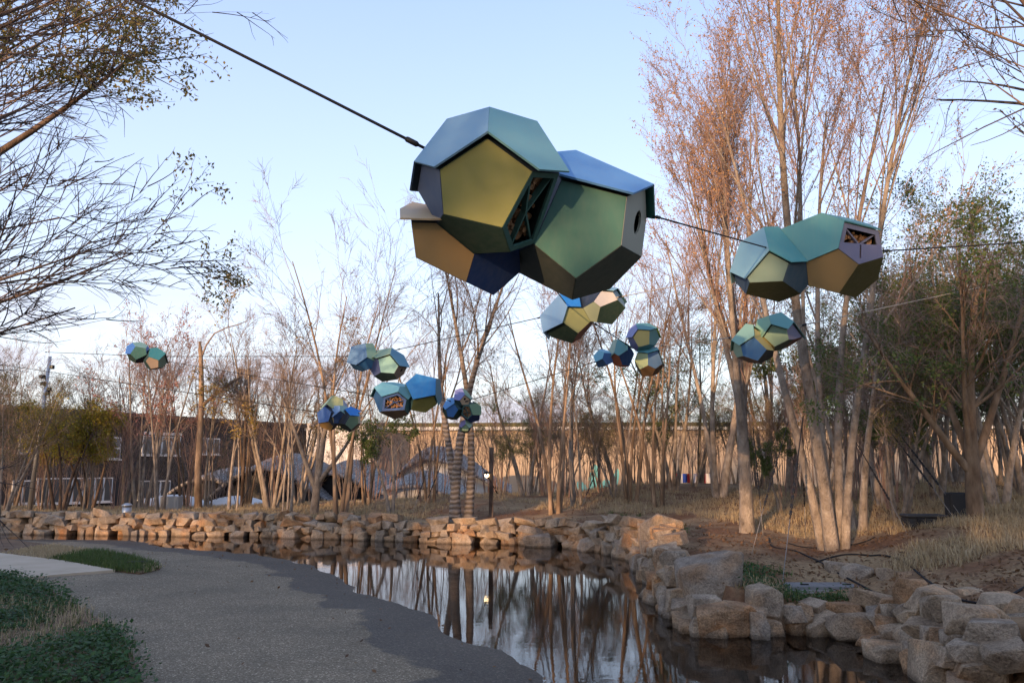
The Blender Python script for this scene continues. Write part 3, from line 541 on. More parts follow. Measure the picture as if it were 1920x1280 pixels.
def cluster(label, units, name='nest_box_cluster'):
    """units: list of (key, colours {face: hex}, roofs {face: hex}, specials {face: kind}, joints [faces shared with a neighbour])"""
    allV = []
    for u in units: allV += [Vector(UNITS[u[0]][0][i:i + 3]) / 1000 for i in range(0, 60, 3)]
    base = sum(allV, Vector()) / len(allV); root = empty(name, base); tag(root, label, 'nest box', 'polyhedral nest boxes hung over the pond')
    CUT = {}          # where one pod runs into the next
    geo = []
    for key, cols, roofs, spec, joints in units:
        V_ = {k: Vector(UNITS[key][0][i * 3:i * 3 + 3]) / 1000 for i, k in enumerate(VK)}; cen = sum(V_.values(), Vector()) / 20; gr = 1.2 if key[0] == 'J' else 1.03 if key in ('A3', 'A2') else 1.0; V_ = {k: cen + (v - cen) * gr for k, v in V_.items()}; geo.append((V_, cen))
    for ui, (key, cols, roofs, spec, joints) in enumerate(units):
        V_, cen = geo[ui]; sc = UNITS[key][1]; rad = sum((v - cen).length for v in V_.values()) / 20; th = .03 * rad
        planes = []
        for jf in joints:
            pts = [V_[k] for k in FACES[jf]]; c = sum(pts, Vector()) / 5; n = (pts[1] - pts[0]).cross(pts[2] - pts[1]).normalized(); n = n if n.dot(c - cen) > 0 else -n; planes.append((c, n))
        for fi, (f, ks) in enumerate(FACES.items()):
            if f in joints: continue
            pts = [V_[k] for k in ks]; c = sum(pts, Vector()) / 5; n = (pts[1] - pts[0]).cross(pts[2] - pts[1]).normalized()
            if n.dot(c - cen) < 0: n = -n; pts = pts[::-1]
            col = cols.get(f, DARKS[(fi * 3 + ui) % 5]); o_ = inset(pts, .006 * rad)
            up = (Vector((0, 0, 1)) - n * n.z).normalized(); rt = n.cross(up).normalized(); sp = spec.get(f)
            if sp == 'hole' or (sp and sp[0] == 'hole'):
                rx, ry, dx, dy = (.075, .19, .1, .1) if sp == 'hole' else sp[1:]
                hc = c + rt * dx * rad + up * dy * rad; hl = [hc + rt * math.cos(a) * rx * rad + up * math.sin(a) * ry * rad for a in np.linspace(0, 6.283, 21)[:-1]]
                slab('panel', o_, n, th, paint(col), root, hl, base)
            elif sp == 'slot':
                hl = [c + rt * dx * rad + up * dy * rad for dx, dy in ((-.02, -.2), (.02, -.2), (.02, .12), (-.02, .12))]; slab('panel', o_, n, th, paint(col), root, hl, base)
            elif sp and sp[0] == 'open':
                # frame, crossing dividers and branches packed in some of the pockets; lower part may be closed by a solid panel
                fw, half = sp[1], sp[2]
                inn = inset(pts, fw * rad); fr_ = slab('opening_frame', o_, n, th * 1.2, paint(col), root, inn, base)
                dp = .42 * rad
                slab('back_panel', [p - n * dp for p in inset(pts, .2 * rad)], n, th, M_HOLE, fr_, None, Vector())
                fr_.children[0].location -= base
                k5 = len(inn); ctr = sum(inn, Vector()) / k5
                for q in range(k5):
                    if q == 4: continue
                    a = inn[q]; d_ = (ctr - a); sd_ = n.cross(d_).normalized() * .014 * rad
                    bm = bmesh.new(); vs = [bm.verts.new(p - base) for p in (a + sd_ - n * th * 1.4, a - sd_ - n * th * 1.4, ctr - sd_ - n * th * 1.4, ctr + sd_ - n * th * 1.4)]; f_ = bm.faces.new(vs); r_ = bmesh.ops.extrude_face_region(bm, geom=[f_])
                    for v in r_['geom']:
                        if isinstance(v, bmesh.types.BMVert): v.co -= n * dp * .22
                    bm_obj('divider', bm, paint(col), fr_)
                for q in range(k5):
                    tri = inset([inn[q], inn[(q + 1) % k5], ctr], .02 * rad)
                    logs('branch_pack', ctr, n, up, [p - n * th * 2 for p in tri], fr_, base + n * (th * 2.5 + (0, .05, .02, .09, .03)[q] * rad * .7), .05 * rad if q % 2 else .075 * rad, dp * .55, hash(key) % 97 + q if False else len(key) * 7 + q + ui * 5)
                if half:
                    mid = c + up * half * rad; cp = clip([p + n * th * .2 for p in inset(pts, .004)], mid, up)
                    if len(cp) > 2:
                        cc = sum(cp, Vector()) / len(cp); hl = [cc + rt * dx * rad + up * dy * rad for dx, dy in ((-.02, -.14), (.02, -.14), (.02, .14), (-.02, .14))]; slab('slotted_panel', cp, n, th, paint(cols.get(f + 'x', col)), root, hl, base)
            else:
                if key in CUT and f in CUT[key][0]: o_ = clip(clip(o_, *CUT[key][1][0]), V_['w0'] + Vector((0, 0, .01)), Vector((0, 0, 1)))
                if len(o_) > 2: slab('panel', o_, n, th, paint(col), root, None, base)
        for f, col in roofs.items():
            pts = [cen + (V_[k] - cen) * sc for k in FACES[f]]; c = sum(pts, Vector()) / 5; n = (pts[1] - pts[0]).cross(pts[2] - pts[1]).normalized()
            if n.dot(c - cen) < 0: n = -n; pts = pts[::-1]
            for pc, pn in planes: pts = clip(pts, pc - pn * .002, pn)
            if key in CUT and f in CUT[key][0]: pts = clip(clip(pts, *CUT[key][1][0]), cen + (V_['w0'] - cen) * sc + Vector((0, 0, .012)), Vector((0, 0, 1)))
            if len(pts) > 2: slab('roof_panel', inset(pts, .003 * rad), n, th * .9, paint(col, .68, 1.12), root, None, base)
    return root
cluster('largest hanging nest box with olive front and grille of cut branches', [
    ('A', dict(F='#94964f', N3='#465878', N2='#2f4f47', N1='#356660', O3='#2a4a44', O2='#2a4a44'), dict(N4='#86adca', N0='#84b6bd', O4='#2b4662', O0='#7fa8b4'), dict(N1=('open', .08, 0)), []),
    ('A2', dict(F='#447a70', N3='#47524f', N2='#3d524b', N1='#9c9f90', O2='#3a4a48'), dict(N0='#6ea2d8', O1='#35706a'), dict(N1=('hole', .12, .16, -.04, .0)), []),
    ('A3', dict(F='#c4a064', N2='#1d427c', N3='#24343c', N4='#b49a68'), dict(N0='#d2bd9c'), {}, [])])
cluster('paired nest box with teal roofs, tan side and slotted lilac door below a grille', [
    ('B', dict(F='#7c9c92', N1='#38586f', N3='#3a5d80', N2='#3f4a30', O3='#5a5560'), dict(N4='#88b4c8', N0='#63a0a4', O4='#88b4c8', O0='#63a0a4'), {}, ['O1']),
    ('B2', dict(F='#ab9262', N1='#77788f', N1x='#74779a', N2='#56552c', O1='#4d7a52', O2='#4a5a30'), dict(N0='#6aa6aa', O1='#6aa6aa', O0='#6aa6aa'), dict(N1=('open', .10, .02)), ['N4'])])
cluster('small paired nest box with pale green roofs and a bright blue front', [
    ('C', dict(F='#3f80c4', N0='#b3ab66', N1='#2a343c', N2='#76645a', N3='#8aab92'), dict(N4='#93bfb4', O0='#93bfb4', O4='#88b4a8'), {}, []),
    ('C2', dict(F='#7da28c', N3='#b3ab66', N1='#777792', N2='#2c5450', O2='#6b3a30', O1='#2c5450'), dict(N4='#98c2a8', N0='#80b8b8', O0='#80b8b8', O1='#80b8b8'), {}, [])])
cluster('nest box with blue roofs and a khaki front just below the largest one', [
    ('D', dict(F='#989f64', N2='#8a4f3a', N3='#23423f', O3='#23423f'), dict(N4='#80a8d2', N0='#3f92e4', O0='#7fb0cc', O4='#80a8d2'), {}, ['N1']),
    ('D2', dict(F='#9aab92', N0='#c2c0c4', N1='#2c4a42', O1='#86a6ae', O2='#2c4a42'), dict(O0='#96c2d2', B='#2f5560', O4='#96c2d2'), {}, ['N3'])])
cluster('four part nest box with a yellow front under teal and lilac roofs', [
    ('E', dict(F='#c8bf70', N1='#62a0a8', N3='#7578ac', N2='#62a0a8', O3='#34506b'), dict(N4='#8f98ca', N0='#66a0aa', O1='#5a7a48', O0='#66a0aa'), {}, []),
    ('E2', dict(F='#a6bb88', N1='#5580ac', N2='#75593c', O1='#8a7a78', O2='#75593c'), dict(N0='#7ec6d6', O1='#5f8a9c', O0='#5f8a9c'), {}, []),
    ('E3', dict(N2='#14457a', N3='#b0623a', N1='#14457a', O2='#14457a', O3='#b0623a'), dict(F='#72a8ae', N4='#a6bca8', N0='#7cb0aa'), {}, []),
    ('E4', dict(F='#3a6ba0', N1='#a09a92', N2='#20303a', N3='#20303a'), dict(N4='#8ac8e2', N0='#6490d2', O0='#8ac8e2'), {}, [])])
cluster('nest box with steel blue hood, aqua front and a brown side with a hole', [
    ('F', dict(F='#84beb6', N3='#4a5c90', N2='#22424a', N1='#9a836c', O2='#22424a', O3='#3a4c70'), dict(N0='#639ab4', N4='#98b49c', O0='#639ab4'), dict(N1=('hole', .09, .11, -.05, .12)), []),
    ('F2', dict(N2='#1a639c', N1='#1a639c', N3='#4c7472', O2='#3c5456', O3='#4c7472'), dict(F='#628cb8', N0='#98bca8', O0='#98bca8', N4='#628cb8'), {}, [])])
cluster('paired nest box with a vivid blue roof and a blue framed opening of cut branches', [
    ('G', dict(N2='#68743f', O2='#13294a', O3='#13294a', N1='#5a8a9c', N3='#3f7078', O1='#1a4c9c'), dict(F='#4290d8', N1='#56889a', N0='#7fb0cc'), {}, []),
    ('G2', dict(F='#3f68a8', N2='#645e58', N3='#145a90', N1='#387074', O3='#2c5a58', O2='#645e58'), dict(N4='#84c0d0', O4='#74a0a4', N0='#6298a8', O0='#84c0d0'), dict(F=('open', .12, 0)), [])])
cluster('four part nest box, navy centre under pale blue gable, tan pod below', [
    ('H', dict(F='#224c86', N3='#bab66c', N2='#10223a', N1='#10223a'), dict(N4='#84a8d4', N0='#9cc2be', O0='#9cc2be'), {}, []),
    ('H2', dict(F='#7aa088', N2='#6a6058', N1='#b6b094', N4='#12243c'), dict(N0='#4490e4', O0='#4490e4'), {}, []),
    ('H3', dict(F='#bc924c', N1='#12243c', N4='#a9925c', N2='#12243c'), dict(N4='#4a72b4', O4='#4a72b4'), {}, []),
    ('H4', dict(N3='#b08c50', N2='#b08c50', N4='#b08c50'), dict(F='#b8c090', N1='#a2aec6', N4='#b0d6ba', N0='#b0d6ba'), {}, [])])
cluster('four part nest box on the wrapped trunk with a round hole in a cream face', [
    ('I', dict(F='#ccb08c', N3='#3c6068', N2='#24524e', N1='#7a7a78'), dict(N4='#9096cc', N0='#90b09c', O0='#90b09c'), dict(F=('hole', .13, .13, .05, .22)), []),
    ('I2', dict(N3='#3c6a68', N2='#143a78', O3='#143a78', O2='#143a78', N4='#3c6a68'), dict(F='#86a488', N0='#86a488'), dict(N3=('open', .1, 0)), []),
    ('I3', dict(N2='#3478c0', N1='#3c6068', O2='#22463a', O3='#22463a', N3='#22463a'), dict(F='#72a8e0', N4='#6cacbc', N0='#72a8e0'), {}, []),
    ('I4', dict(F='#96b892', N1='#1c3a5c', N2='#24463e', N3='#4c7064'), dict(N4='#a09ace', N0='#c0e2ce', O0='#c0e2ce'), {}, [])])
cluster('farthest nest box, blue and dark teal, hung before the rose leaved trees', [
    ('J', dict(N2='#1f2a44', N3='#22403f', O2='#1f2a44', O3='#22403f', N1='#2c66a8'), dict(F='#4f7c76', N0='#8cb2a8', N4='#4474c0', N1='#3468ac'), {}, []),
    ('J2', dict(F='#98877a', N1='#6b8268', N3='#24464c', N2='#3a2434', N4='#24464c', O3='#24464c'), dict(N0='#458890', O1='#747e78', O0='#458890'), {}, [])])

# ------------------------------------------------------------------ trees
def unit(v): return v / (np.linalg.norm(v, axis=-1, keepdims=True) + 1e-9)
def grow(r, starts, dirs, lens, rads, levels):
    """vectorised branching; returns per level (P (n,m,3), R (n,m))"""
    res = []
    P0, D, Ln, Rd = [np.asarray(a, float) for a in (starts, dirs, lens, rads)]
    for lv in levels:
        n = len(P0); k = lv['k']; pts = [P0]; d = unit(D); cur = P0; wander = unit(r.normal(size=(n, 3)))
        for s in range(k):
            wander = unit(wander + r.normal(size=(n, 3)) * .7)
            d = unit(d + wander * lv.get('wig', .12) + np.array([0, 0, lv.get('up', 0.)]) + np.array(lv.get('pull', (0, 0, 0))))
            cur = cur + d * (Ln / k)[:, None]; pts.append(cur)
        P = np.stack(pts, 1); f = np.linspace(0, 1, k + 1); tip = lv.get('tip', .3)
        R = Rd[:, None] * (1 - (1 - tip) * f[None]) ** lv.get('pw', 1.0)
        if lv.get('flare'): R[:, 0] *= lv['flare']
        res.append((P, R))
        c = lv.get('kids', 0)
        if not c: break
        m = np.maximum(1, r.poisson(c * np.clip(Ln / np.median(Ln), .5, 1.6)))
        idx = np.repeat(np.arange(n), m); tt = lv.get('t0', .3) + (1 - lv.get('t0', .3)) * r.uniform(0, 1, len(idx)) ** lv.get('tp', .8)
        x = np.minimum(tt * k, k - 1e-4); i = x.astype(int); fr = (x - i)[:, None]
        base = P[idx, i] * (1 - fr) + P[idx, i + 1] * fr; tan = unit(P[idx, i + 1] - P[idx, i])
        ang = np.radians(r.normal(lv['ang'], lv.get('asd', 8), len(idx))); perp = unit(np.cross(tan, r.normal(size=tan.shape)))
        D = tan * np.cos(ang)[:, None] + perp * np.sin(ang)[:, None]
        Ln = Ln[idx] * lv['lr'] * r.uniform(.6, 1.2, len(idx)) * (1.15 - .55 * tt); rb = R[idx, i]
        Rd = np.minimum(rb * lv['rr'], rb * .9) * r.uniform(.75, 1.1, len(idx)); Rd = np.maximum(Rd, lv.get('rmin', .0025)); P0 = base
    return res
def leaf_cards(r, P, R, per, size, hang=.0, t0=.2, spread=.04, aspect=.5, clump=None):
    """pointed leaves set along the twigs P (n,m,3); clump keeps leaves only in noise patches"""
    n, m, _ = P.shape; cnt = r.poisson(per, n); idx = np.repeat(np.arange(n), cnt)
    if len(idx) == 0: idx = np.arange(min(n, 3))
    x = (t0 + (1 - t0) * r.uniform(0, .999, len(idx))) * (m - 1); i = x.astype(int); fr = (x - i)[:, None]
    c = P[idx, i] * (1 - fr) + P[idx, i + 1] * fr + r.normal(size=(len(idx), 3)) * spread
    if clump: 
        kp = vnoise3(c, clump[0], clump[2]) > clump[1]; c = c[kp]
    a = unit(r.normal(size=c.shape) + np.array([0, 0, -hang])); b_ = unit(np.cross(a, r.normal(size=c.shape))); nn = np.cross(a, b_); s = size * r.uniform(.6, 1.25, (len(c), 1))
    v = np.stack([c, c + a * s * .5 + b_ * s * aspect * .5 + nn * s * .08, c + a * s, c + a * s * .5 - b_ * s * aspect * .5 + nn * s * .08], 1)
    return v.reshape(-1, 3), np.arange(len(c) * 4).reshape(-1, 4)
class Tree: pass
def make_tree(kind, seed, stems, levels, bark, twig, leaf=None, sides=(9, 6, 4, 3, 3), trunk_levels=2, leaflv=-1):
    """stems: list of (start, dir, length, radius)"""
    r = np.random.default_rng(seed); lv = grow(r, [s[0] for s in stems], [s[1] for s in stems], [s[2] for s in stems], [s[3] for s in stems], levels)
    t = Tree(); t.kind = kind
    tr = [tube_arrays(P, R, sides[i]) for i, (P, R) in enumerate(lv[:trunk_levels])]; t.trunk = cat_mesh('trunk', tr); t.trunk.materials.append(bark)
    br = [tube_arrays(P, R, sides[i + trunk_levels]) for i, (P, R) in enumerate(lv[trunk_levels:])]; t.branches = cat_mesh('branches', br) if br else None
    if t.branches: t.branches.materials.append(twig)
    t.foliage = None
    if leaf:
        matl, per, size, kw = leaf; v, q = leaf_cards(r, *lv[leaflv], per, size, **kw); t.foliage = npmesh('foliage', v, q, np.full(len(q), 4)); t.foliage.materials.append(matl)
    return t
def plant(t, label, x, y, z=None, sc=1.0, rz=0.0, group=None, cat='tree', name=None, lean=(0, 0)):
    z = LZ(x, y) - .05 if z is None else z
    root = empty(name or t.kind, (x, y, z)); root.rotation_euler = (lean[0], lean[1], rz); root.scale = (sc,) * 3; tag(root, label, cat, group)
    link('trunk', t.trunk, parent=root)
    if t.branches: link('branches', t.branches, parent=root)
    if t.foliage: link('foliage', t.foliage, parent=root)
    return root
def fan(n, ln, rad, spread, r, base=.12, pull=0):
    o = []
    for i in range(n):
        a = i * 6.283 / n + r.uniform(-.4, .4); tl = spread * r.uniform(.5, 1.2); o.append(((math.cos(a) * base, math.sin(a) * base, 0), (math.cos(a) * tl + pull, math.sin(a) * tl, 1), ln * r.uniform(.8, 1.1), rad * r.uniform(.7, 1.15)))
    return o
R0 = np.random.default_rng(5)
# big vase shaped tree, hundreds of upright shoots and small russet leaves
LV_VASE = [dict(k=10, wig=.045, up=.012, kids=11, t0=.30, tp=.75, ang=19, asd=6, lr=.55, rr=.42, tip=.22, flare=1.2), dict(k=7, wig=.07, up=.05, kids=9, t0=.15, ang=22, lr=.55, rr=.5, tip=.22),
           dict(k=6, wig=.10, up=.05, kids=9, t0=.15, ang=28, lr=.42, rr=.55, tip=.3, rmin=.003), dict(k=4, wig=.16, up=.03, tip=.4)]
T_VASE = make_tree('zelkova_tree', 11, fan(5, 7.2, .076, .10, R0, .14), LV_VASE, M_BARK, M_TWIGR, (LF_RED, 4.2, .04, dict(spread=.02, hang=.2)), sides=(10, 7, 4, 3, 3))
T_VASE2 = make_tree('zelkova_tree', 12, fan(3, 5.8, .085, .13, R0, .08), [dict(l, kids=l['kids'] * .85) if 'kids' in l else l for l in LV_VASE], M_BARK, M_TWIGR, (LF_RED, 3, .04, dict(spread=.02)), sides=(9, 6, 4, 3, 3))
T_SECOND = make_tree('zelkova_tree', 13, [((0, 0, 0), (.0, 0, 1), 6.2, .11), ((0, 0, 1.45), (-.15, .05, 1), 4.8, .058), ((.0, 0, 1.6), (.17, -.08, 1), 4.6, .055), ((0, .0, 1.8), (.06, .15, 1), 4.6, .052)], [dict(LV_VASE[0], t0=.3, flare=1.15, wig=.018)] + LV_VASE[1:], M_BARK, M_TWIGR, (LF_RED, 3, .04, dict(spread=.02)))
# bare wide forking tree
LV_BARE = [dict(k=9, wig=.06, up=.02, kids=7, t0=.38, ang=32, asd=9, lr=.58, rr=.42, tip=.2, flare=1.25), dict(k=7, wig=.11, up=.045, kids=7, t0=.2, ang=34, lr=.55, rr=.5, tip=.22),
           dict(k=6, wig=.15, up=.03, kids=7, t0=.15, ang=38, lr=.5, rr=.5, tip=.3, rmin=.0035), dict(k=5, wig=.2, up=.0, tip=.4)]
T_BARE = make_tree('bare_tree', 21, fan(3, 5.4, .10, .13, R0, .16), LV_BARE, M_BARKW, M_TWIG)
T_BARE2 = make_tree('bare_tree', 22, fan(2, 4.6, .065, .16, R0, .08), LV_BARE, M_BARK, M_TWIG, (LF_OLV, .5, .06, dict(clump=(1.6, .25, 3))))
T_BARE3 = make_tree('bare_tree', 23, fan(4, 4.8, .04, .12, R0, .1), [dict(LV_BARE[0], ang=24), dict(LV_BARE[1], ang=26, up=.06), dict(LV_BARE[2], ang=30), LV_BARE[3]], M_BARKT, M_TWIGR)
T_FORK = make_tree('bare_tree', 24, [((0, 0, 0), (.03, 0, 1), 3.4, .12), ((.02, 0, .7), (-.4, .1, 1), 2.8, .075), ((.02, .0, .8), (.6, -.1, .8), 2.5, .068), ((.03, 0, .95), (.05, .35, 1), 2.6, .06)], [dict(LV_BARE[0], flare=1.0, kids=6, t0=.45, wig=.025)] + LV_BARE[1:], M_BARK, M_TWIG, (LF_OLV, .5, .05, dict(clump=(1.6, .2, 5))))
# evergreen, leaves in clumps
LV_LEAF = [dict(k=7, wig=.08, up=.02, kids=10, t0=.3, ang=38, asd=10, lr=.5, rr=.4, tip=.25, flare=1.2), dict(k=6, wig=.15, up=.04, kids=8, t0=.2, ang=40, lr=.52, rr=.5, tip=.3), dict(k=5, wig=.2, up=.02, kids=7, t0=.15, ang=42, lr=.5, rr=.5, tip=.3, rmin=.003), dict(k=4, wig=.22, tip=.4)]
T_EVER = make_tree('evergreen_tree', 31, fan(2, 3.6, .07, .12, R0, .06), LV_LEAF, M_BARK, M_TWIG, (LF_GRN, 12, .085, dict(clump=(2.2, -.3, 4), spread=.05)))
T_EVER2 = make_tree('evergreen_tree', 32, fan(3, 4.4, .06, .18, R0, .08), LV_LEAF, M_BARK, M_TWIG, (LF_GRN, 9, .052, dict(clump=(2.6, -.1, 8), spread=.05)))
T_OLIV = make_tree('sparse_leaved_tree', 33, fan(4, 4.2, .05, .22, R0, .1), [dict(LV_LEAF[0], ang=30), LV_LEAF[1], LV_LEAF[2], LV_LEAF[3]], M_BARK, M_TWIG, (LF_OLV, 5, .045, dict(clump=(1.9, -.1, 2), spread=.04)))
# low forked tree with glossy leaves on the right bank
T_RIGHT = make_tree('broadleaf_tree', 34, [((0, 0, 0), (.04, 0, 1), 3.2, .12), ((0, 0, .66), (-.75, .0, .8), 2.7, .058), ((.01, .0, .72), (.5, -.1, 1), 3.2, .064), ((.01, 0, .8), (.05, .4, 1.), 3.2, .055), ((.0, 0, .75), (-.25, -.2, 1.1), 3.0, .045)], [dict(LV_LEAF[0], t0=.22, kids=10, ang=40, flare=1.0, lr=.55, wig=.05), dict(LV_LEAF[1], kids=7, lr=.55), dict(LV_LEAF[2], kids=6, lr=.55), LV_LEAF[3]], M_BARKT, M_TWIG, (LF_GRN, 8, .055, dict(clump=(2.4, .0, 6), spread=.05)))
# thin saplings
LV_SAP = [dict(k=7, wig=.06, up=.02, kids=10, t0=.3, ang=24, lr=.42, rr=.42, tip=.2, flare=1.2), dict(k=6, wig=.12, up=.06, kids=8, t0=.2, ang=30, lr=.5, rr=.5, tip=.3, rmin=.004), dict(k=4, wig=.18, up=.03, kids=5, t0=.2, ang=35, lr=.5, rr=.55, tip=.4, rmin=.0035), dict(k=3, wig=.2, tip=.5)]
T_SAP = make_tree('slender_tree', 41, fan(3, 4.3, .038, .10, R0, .12), LV_SAP, M_BARK, M_TWIG)
T_ROSE = make_tree('maple_tree', 42, fan(4, 4.4, .045, .2, R0, .1), LV_SAP, M_BARK, M_TWIGR, (LF_PINK, 2.2, .06, dict(spread=.03, clump=(1.3, -.2, 9))))
T_GOLD = make_tree('golden_tree', 43, fan(5, 4.2, .045, .22, R0, .12), LV_SAP, M_BARK, M_TWIG, (LF_GOLD, 4, .07, dict(spread=.04, clump=(1.5, -.1, 7))))
T_YEL = make_tree('weeping_shrub', 44, fan(4, 2.2, .04, .3, R0, .1), [dict(LV_SAP[0], t0=.4), dict(LV_SAP[1], up=.0, wig=.2), dict(LV_SAP[2], up=-.12), dict(LV_SAP[3])], M_BARKD, M_TWIG, (LF_YEL, 9, .05, dict(spread=.06, hang=.6)))
# trees whose trunks stand outside the frame on the left: long arching limbs
LV_ARCH = [dict(k=9, wig=.04, up=.012, kids=6, t0=.15, ang=27, asd=9, lr=.72, rr=.5, tip=.25), dict(k=8, wig=.06, up=.01, kids=6, t0=.2, ang=32, lr=.5, rr=.5, tip=.22, rmin=.006), dict(k=6, wig=.09, up=.02, kids=3.4, t0=.15, ang=34, lr=.5, rr=.55, tip=.3, rmin=.0035), dict(k=5, wig=.2, tip=.4, rmin=.003)]
def limbs(seed, n, z0, z1, ln, rad, ax=(1, 0, .5)):
    r = np.random.default_rng(seed); o = [((0, 0, 0), (.04, 0, 1), 6.5, .17)]
    for i in range(n):
        z = z0 + (z1 - z0) * i / (n - 1); o.append(((.02, 0, z), (ax[0] * r.uniform(.7, 1.2), ax[1] + r.normal() * .35, ax[2] * r.uniform(.35, 1.5)), ln * r.uniform(.75, 1.1), rad * r.uniform(.6, 1.1)))
    return o
LF_FEA = leafmat('leaf_feathery', [(.17, .16, .045), (.26, .20, .055), (.12, .13, .04), (.30, .21, .06)])
T_ARCH = make_tree('arching_tree', 51, limbs(3, 11, .9, 4.6, 3.1, .024), LV_ARCH, M_BARKD, M_TWIGD, (LF_LITTER, .05, .03, {}))
T_FEATH = make_tree('feathery_tree', 52, limbs(4, 9, 1.2, 4.2, 2.9, .026), [dict(l) for l in LV_ARCH[:2]] + [dict(LV_ARCH[2], up=.01), dict(LV_ARCH[3])], M_BARKD, M_TWIGD, (LF_FEA, 16, .05, dict(spread=.04, hang=.3, clump=(1.5, .0, 15))))
T_EDGE = make_tree('arching_tree', 53, limbs(6, 5, 2.8, 4.6, 2.4, .018, (-1, .1, 1.0)), LV_ARCH, M_BARKD, M_TWIGD, (LF_LITTER, 1.2, .035, dict(spread=.02)))

def T(t, label, px, Y, sc=1, rz=0, **kw): return plant(t, label, X(px, Y), Y, None, sc, rz, **kw)
big = T(T_VASE, 'tallest vase shaped tree with russet leaves and clustered trunks on the near mound', 1556, 12.0, 1.12, .4)
second = T(T_SECOND, 'straight trunk russet tree beside the paired teal nest box', 1396, 14.2, 1.12, 1.3)
T(T_VASE2, 'russet leaved tree rising behind the banner on the mound crest', 1345, 20.5, 1.2, 3.9)
T(T_VASE2, 'wide russet tree beyond the mound crest behind the bent wall', 1440, 24, 1.05, 2.2)
T(T_BARE2, 'dark trunk tree right behind the tallest vase shaped tree', 1606, 14.0, 1.05, 2.0)
T(T_RIGHT, 'low forked broadleaf tree beside the black case on the mound', 1822, 11.3, 1.0, .2)
T(T_EVER2, 'leafy tree just behind the low forked broadleaf tree', 1868, 12.6, 1.05, 1.0)
for i, (px, Y, s, t_) in enumerate([(1655, 16.5, 1.15, T_EVER2), (1700, 19, 1.2, T_OLIV), (1750, 15.0, 1.05, T_EVER2), (1790, 20, 1.2, T_EVER2), (1905, 15.5, 1.15, T_OLIV), (1955, 18, 1.25, T_EVER2), (1480, 21, 1.05, T_EVER), (1540, 23, 1.1, T_EVER2), (1620, 24, 1.2, T_OLIV), (1725, 26, 1.3, T_BARE2), (1840, 24, 1.3, T_OLIV), (1680, 13.6, .8, T_OLIV), (1920, 13, .95, T_EVER2), (2010, 14, 1.1, T_EVER2)]):
    T(t_, {id(T_EVER2): 'many stemmed green leaved tree in the thicket covering the mound', id(T_OLIV): 'olive leaved thin stemmed tree in the thicket covering the mound', id(T_EVER): 'dense dark evergreen standing left of the thicket on the mound', id(T_BARE2): 'nearly bare two stemmed tree at the back of the thicket'}[id(t_)], px, Y, s, i * 1.7, group='thicket trees on the mound')
plant(T_EDGE, 'overhanging dark tree whose branches reach in above the thicket', X(2380, 8.5), 8.5, .3, 1.45, .1)
# centre of the bank
wrapped = T(T_BARE, 'wrapped three stemmed bare tree standing in the middle of the far bank', 862, 18.2, 1.22, 1.9)
T(T_FORK, 'bare tree with a thick low fork near the shingled roofs', 592, 21.0, 1.0, .3)
T(T_BARE3, 'tall thin stems rising from behind the four part navy nest box', 640, 19.6, 1.3, .8)
T(T_EVER, 'bushy evergreen tree below the paired vivid blue nest box', 735, 20.0, .66, .5)
T(T_BARE3, 'thin bare tree before the pale gable of the shingled roofs', 808, 22.5, 1.05, 2.7)
for i, (px, Y, s, t_) in enumerate([(985, 24, 1.1, T_BARE2), (1040, 19.0, 1.18, T_BARE3), (1078, 20.5, 1.2, T_SAP), (1182, 20.2, 1.2, T_BARE3), (1232, 19.3, 1.1, T_BARE3), (1262, 22.5, 1.1, T_EVER2), (1160, 23, 1.1, T_BARE2), (1015, 27, .8, T_OLIV), (1310, 25, 1.1, T_BARE2)]):
    T(t_, {id(T_BARE2): 'nearly bare two stemmed tree in the grove right of the lamp post', id(T_BARE3): 'tan barked tree of four thin stems in the grove on the far bank', id(T_SAP): 'grey barked three stemmed tree in the middle of the grove', id(T_OLIV): 'olive leaved tree at the back of the grove', id(T_EVER2): 'green leaved tree at the back of the grove'}[id(t_)], px, Y, s, i * 2.1, group='grove trees on the far bank')
# left of the bank
T(T_GOLD, 'tree with golden leaves behind the post with four bird boxes', 512, 23.0, 1.18, .6)
T(T_GOLD, 'golden tree next to the shingled roof ridge', 560, 24.5, 1.05, 3.0)
for i, (px, Y) in enumerate([(268, 24), (305, 22.5), (238, 25)]): T(T_ROSE, ('tallest rose leaved tree under the farthest nest box', 'rose leaved tree beside the dead trunk', 'smaller rose leaved tree between the bollard light and the weeping shrubs')[i], px, Y, (1.18, 1.05, 1.0)[i], i * 2.3, group='rose leaved trees')
for i, (px, Y, s) in enumerate([(30, 25, .95), (92, 23.5, .9), (165, 24, 1.), (350, 25.5, 1.0), (395, 24, 1.02), (440, 22.6, .98), (466, 25, 1.05), (540, 21.5, 1.0), (-20, 22, 1.0), (690, 23.5, .98)]):
    T(T_SAP if i % 3 else T_BARE3, 'slender grey bare tree planted in front of the black building' if i % 3 else 'slender tan barked bare tree planted in front of the black building', px, Y, s, i * 1.3, group='slender trees before the black building')
T(T_YEL, 'weeping shrub with yellow green foliage before the black building', 118, 23.0, 1.3, .4, cat='shrub')
T(T_YEL, 'second weeping shrub turning orange next to the yellow green one', 172, 24.6, 1.25, 2.4, cat='shrub')
T(T_OLIV, 'brown bush at the left end of the far wall', 12, 20.8, .75, .9, cat='shrub')
T(T_OLIV, 'second brown bush further along the left end of the far wall', -45, 20.3, .8, 2.9, cat='shrub')
